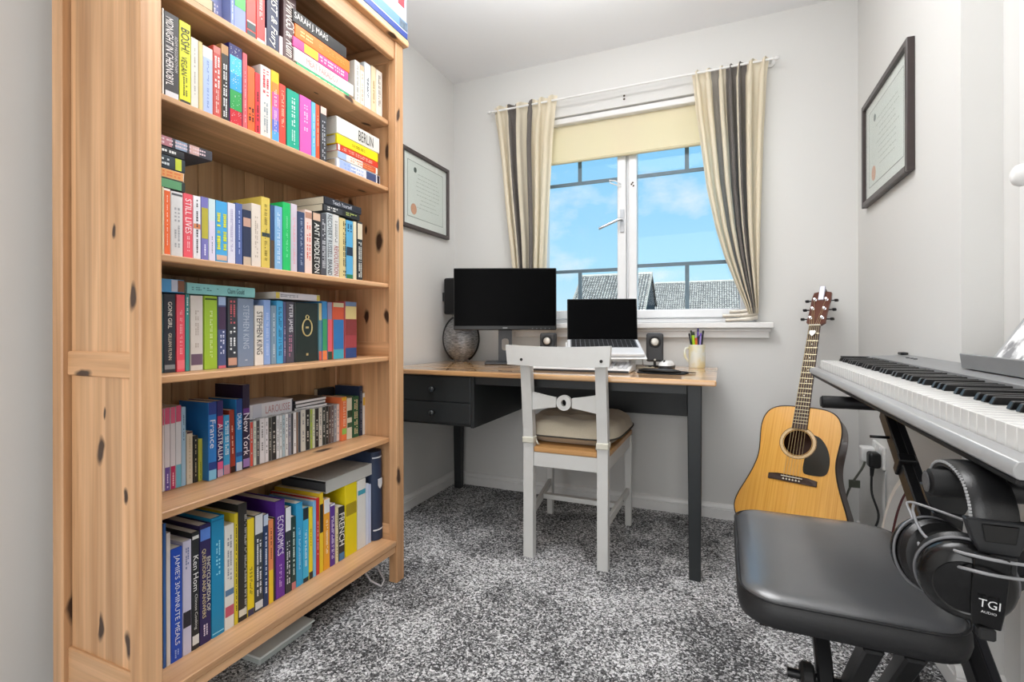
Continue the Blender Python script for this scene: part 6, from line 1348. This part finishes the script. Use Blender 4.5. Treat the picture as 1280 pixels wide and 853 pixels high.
# ================================================================== FRAMED CERTIFICATES
M_FR = mat('dark_wood_frame', '4a4140', .4, noise=.2, nscale=40); M_FR2 = mat('black_brown_frame', '3c3231', .35, noise=.2, nscale=40); M_MOUNT = mat('white_mount', 'e6e6e2', .8); M_PAPER = mat('certificate_paper', 'e0e2dd', .8); M_LINE = mat('grey_print', '8d918c', .7); M_FAINT = mat('faint_print', 'b9bdb5', .7); M_SEAL = mat('orange_seal', 'd9a183', .6)
def certificate(label, x, nx, y0, y1, z0, z1, mf, fw, seal_left):
    """hangs on a wall of constant x; nx = direction out of the wall"""
    t = thing('framed_certificate', label, 'picture', (x, (y0 + y1) / 2, z0))
    X = lambda d: x + nx * d
    def bx(mb, d0, d1, ya, yb, za, zb_): mb.box(min(X(d0), X(d1)), max(X(d0), X(d1)), ya, yb, za, zb_)
    b = MB(); bx(b, .0005, .022, y0, y0 + fw, z0, z1); bx(b, .0005, .022, y1 - fw, y1, z0, z1); bx(b, .0005, .022, y0 + fw, y1 - fw, z0, z0 + fw); bx(b, .0005, .022, y0 + fw, y1 - fw, z1 - fw, z1); b.build('frame', mf, t, bevel=.002)
    b = MB(); bx(b, .001, .010, y0 + fw, y1 - fw, z0 + fw, z1 - fw); b.build('mount', M_MOUNT, t)
    my, mz = (y1 - y0) * .085, (z1 - z0) * .085; ya, yb, za, zb_ = y0 + fw + my, y1 - fw - my, z0 + fw + mz * 1.2, z1 - fw - mz
    b = MB(); bx(b, .0101, .0106, ya, yb, za, zb_); b.build('paper', M_PAPER, t)
    b = MB(); lw = .0022
    for q in ((ya, ya + lw, za, zb_), (yb - lw, yb, za, zb_), (ya, yb, za, za + lw), (ya, yb, zb_ - lw, zb_)): bx(b, .0106, .0110, *q)
    b.build('border_line', M_LINE, t)
    L_ = lambda f: (ya + (yb - ya) * f) if seal_left == 'low' else (yb - (yb - ya) * f)
    b = MB(); rnd = random.Random(5)
    for i in range(9):
        z = zb_ - (zb_ - za) * (.2 + .075 * i); h_ = .0035; w_ = rnd.uniform(.2, .34); c0 = .56; y_ = sorted((L_(c0 - w_), L_(c0 + w_))); yy = y_[0]
        while yy < y_[1]:
            s = rnd.uniform(.008, .028); bx(b, .0106, .0109, yy, min(yy + s, y_[1]), z, z + h_); yy += s + .007
    b.build('small_print', M_FAINT, t)
    def disc(f, g, r, m, nm, n=20):
        b = MB(); cy, cz = L_(f), za + (zb_ - za) * g
        b.prism([(cy + r * math.cos(2 * math.pi * i / n), cz + r * 1.1 * math.sin(2 * math.pi * i / n)) for i in range(n)], lambda p: (X(.0107), p[0], p[1]), lambda p: (X(.0116), p[0], p[1])); b.build(nm, m, t)
    disc(.16, .15, .026, M_SEAL, 'seal'); disc(.2, .86, .013, mat('crest_grey', '5f6a64', .6), 'crest', 10)
    g = MB(); bx(g, .0135, .0142, y0 + fw + .0005, y1 - fw - .0005, z0 + fw + .0005, z1 - fw - .0005); g.build('glazing', M_GLASS, t)
    return t
certificate('framed certificate on the left wall between bookcase and window', XL, 1, 2.056, 2.520, 1.440, 1.847, M_FR, .020, 'low')
certificate('framed certificate in a dark deep frame on the right wall', XR, -1, 1.905, 2.455, 1.415, 1.832, M_FR2, .022, 'high')

# ================================================================== SOCKET, PLUGS, CABLES, WHITE BAR
WP = mat('socket_white', 'e6e6e4', .3)
so_ = thing('wall_socket', 'white double wall socket on the right wall behind the guitar', 'socket', (XR, 2.28, .45))
MB().box(XR - .011, XR, 2.207, 2.353, .397, .483).build('plate', WP, so_, bevel=.004, seg=2)
b = MB()
for y in (2.245, 2.315): b.box(XR - .0135, XR - .0111, y - .006, y + .006, .463, .474)
b.build('switch', WP, so_)
pl = thing('white_plug', 'white plug adaptor in the far half of the wall socket', 'plug', (XR - .012, 2.318, .43))
MB().box(XR - .058, XR - .0115, 2.293, 2.343, .405, .460).build('body', WP, pl, bevel=.006, seg=2)
b = MB(); b.tube(crspline([(XR - .04, 2.318, .405), (XR - .05, 2.325, .37), (XR - .075, 2.36, .30), (XR - .09, 2.39, .23), (XR - .10, 2.42, .12), (XR - .10, 2.47, .012), (XR - .16, 2.53, .008)]), .0042, 7); b.build('cable', mat('grey_green_cable', '76786e', .6), pl, smooth='all')
b = MB(); b.box(XR - .088, XR - .05, 2.352, 2.356, .285, .315); b.build('cable_tag', mat('olive_tag', '5d6152', .6), pl)
p2 = thing('black_plug', 'black plug with its cord in the near half of the wall socket', 'plug', (XR - .012, 2.243, .43))
MB().box(XR - .05, XR - .0115, 2.220, 2.268, .398, .456).build('body', BLK, p2, bevel=.010, seg=3)
b = MB(); b.tube([(XR - .035, 2.244, .398), (XR - .037, 2.244, .365)], [.008, .0055], 10); b.build('strain_relief', BLK, p2, smooth=True)
b = MB(); b.tube(crspline([(XR - .037, 2.244, .365), (XR - .037, 2.238, .30), (XR - .025, 2.205, .235), (XR - .04, 2.20, .18), (XR - .075, 2.21, .11), (XR - .11, 2.22, .012), (XR - .17, 2.2, .008), (XR - .2, 2.12, .008)]), .0040, 7); b.build('cord', BLK, p2, smooth='all')
b = MB(); b.tube([(XR - .003, 2.205, .396), (XR - .003, 2.207, .075)], .0022, 6); tag(b.build('wall_cable', mat('pale_cable', 'a4a5a4', .6), smooth='all'), 'thin pale cable running down the wall below the socket', 'cable')
wb = thing('white_bar', 'white bar with a dark red edge leaning against the right wall behind the stand', 'bar', (.5, 1.85, 0))
pts = crspline([(.463, 1.98, .002), (.480, 1.92, .235), (.488, 1.88, .355), (.496, 1.83, .435), (.506, 1.77, .49), (.515, 1.69, .515)], 4)
def ribbon(xa, xb, th, name, m):
    b = MB(); k = len(pts)
    for i, p in enumerate(pts):
        t = (pts[min(i + 1, k - 1)] - pts[max(i - 1, 0)]).normalized(); n = Vector((1, 0, 0)).cross(t).normalized()
        for xx, o_ in ((xa, -th), (xb, -th), (xb, th), (xa, th)):
            q = p + n * o_ + Vector((xx, 0, 0)); b.v.append((q.x, q.y, max(.001, q.z)))
    for i in range(k - 1):
        for j in range(4): b.f.append((i * 4 + j, i * 4 + (j + 1) % 4, i * 4 + 4 + (j + 1) % 4, i * 4 + 4 + j)); b.mi.append(0)
    b.f += [(0, 1, 2, 3), (k * 4 - 1, k * 4 - 2, k * 4 - 3, k * 4 - 4)]; b.mi += [0, 0]; return b.build(name, m, wb, smooth=True)
ribbon(-.018, .004, .008, 'white_face', mat('white_lacquer', 'eeebe6', .35)); ribbon(.0042, .011, .0075, 'red_edge', mat('dark_red_lacquer', '5e2226', .35))
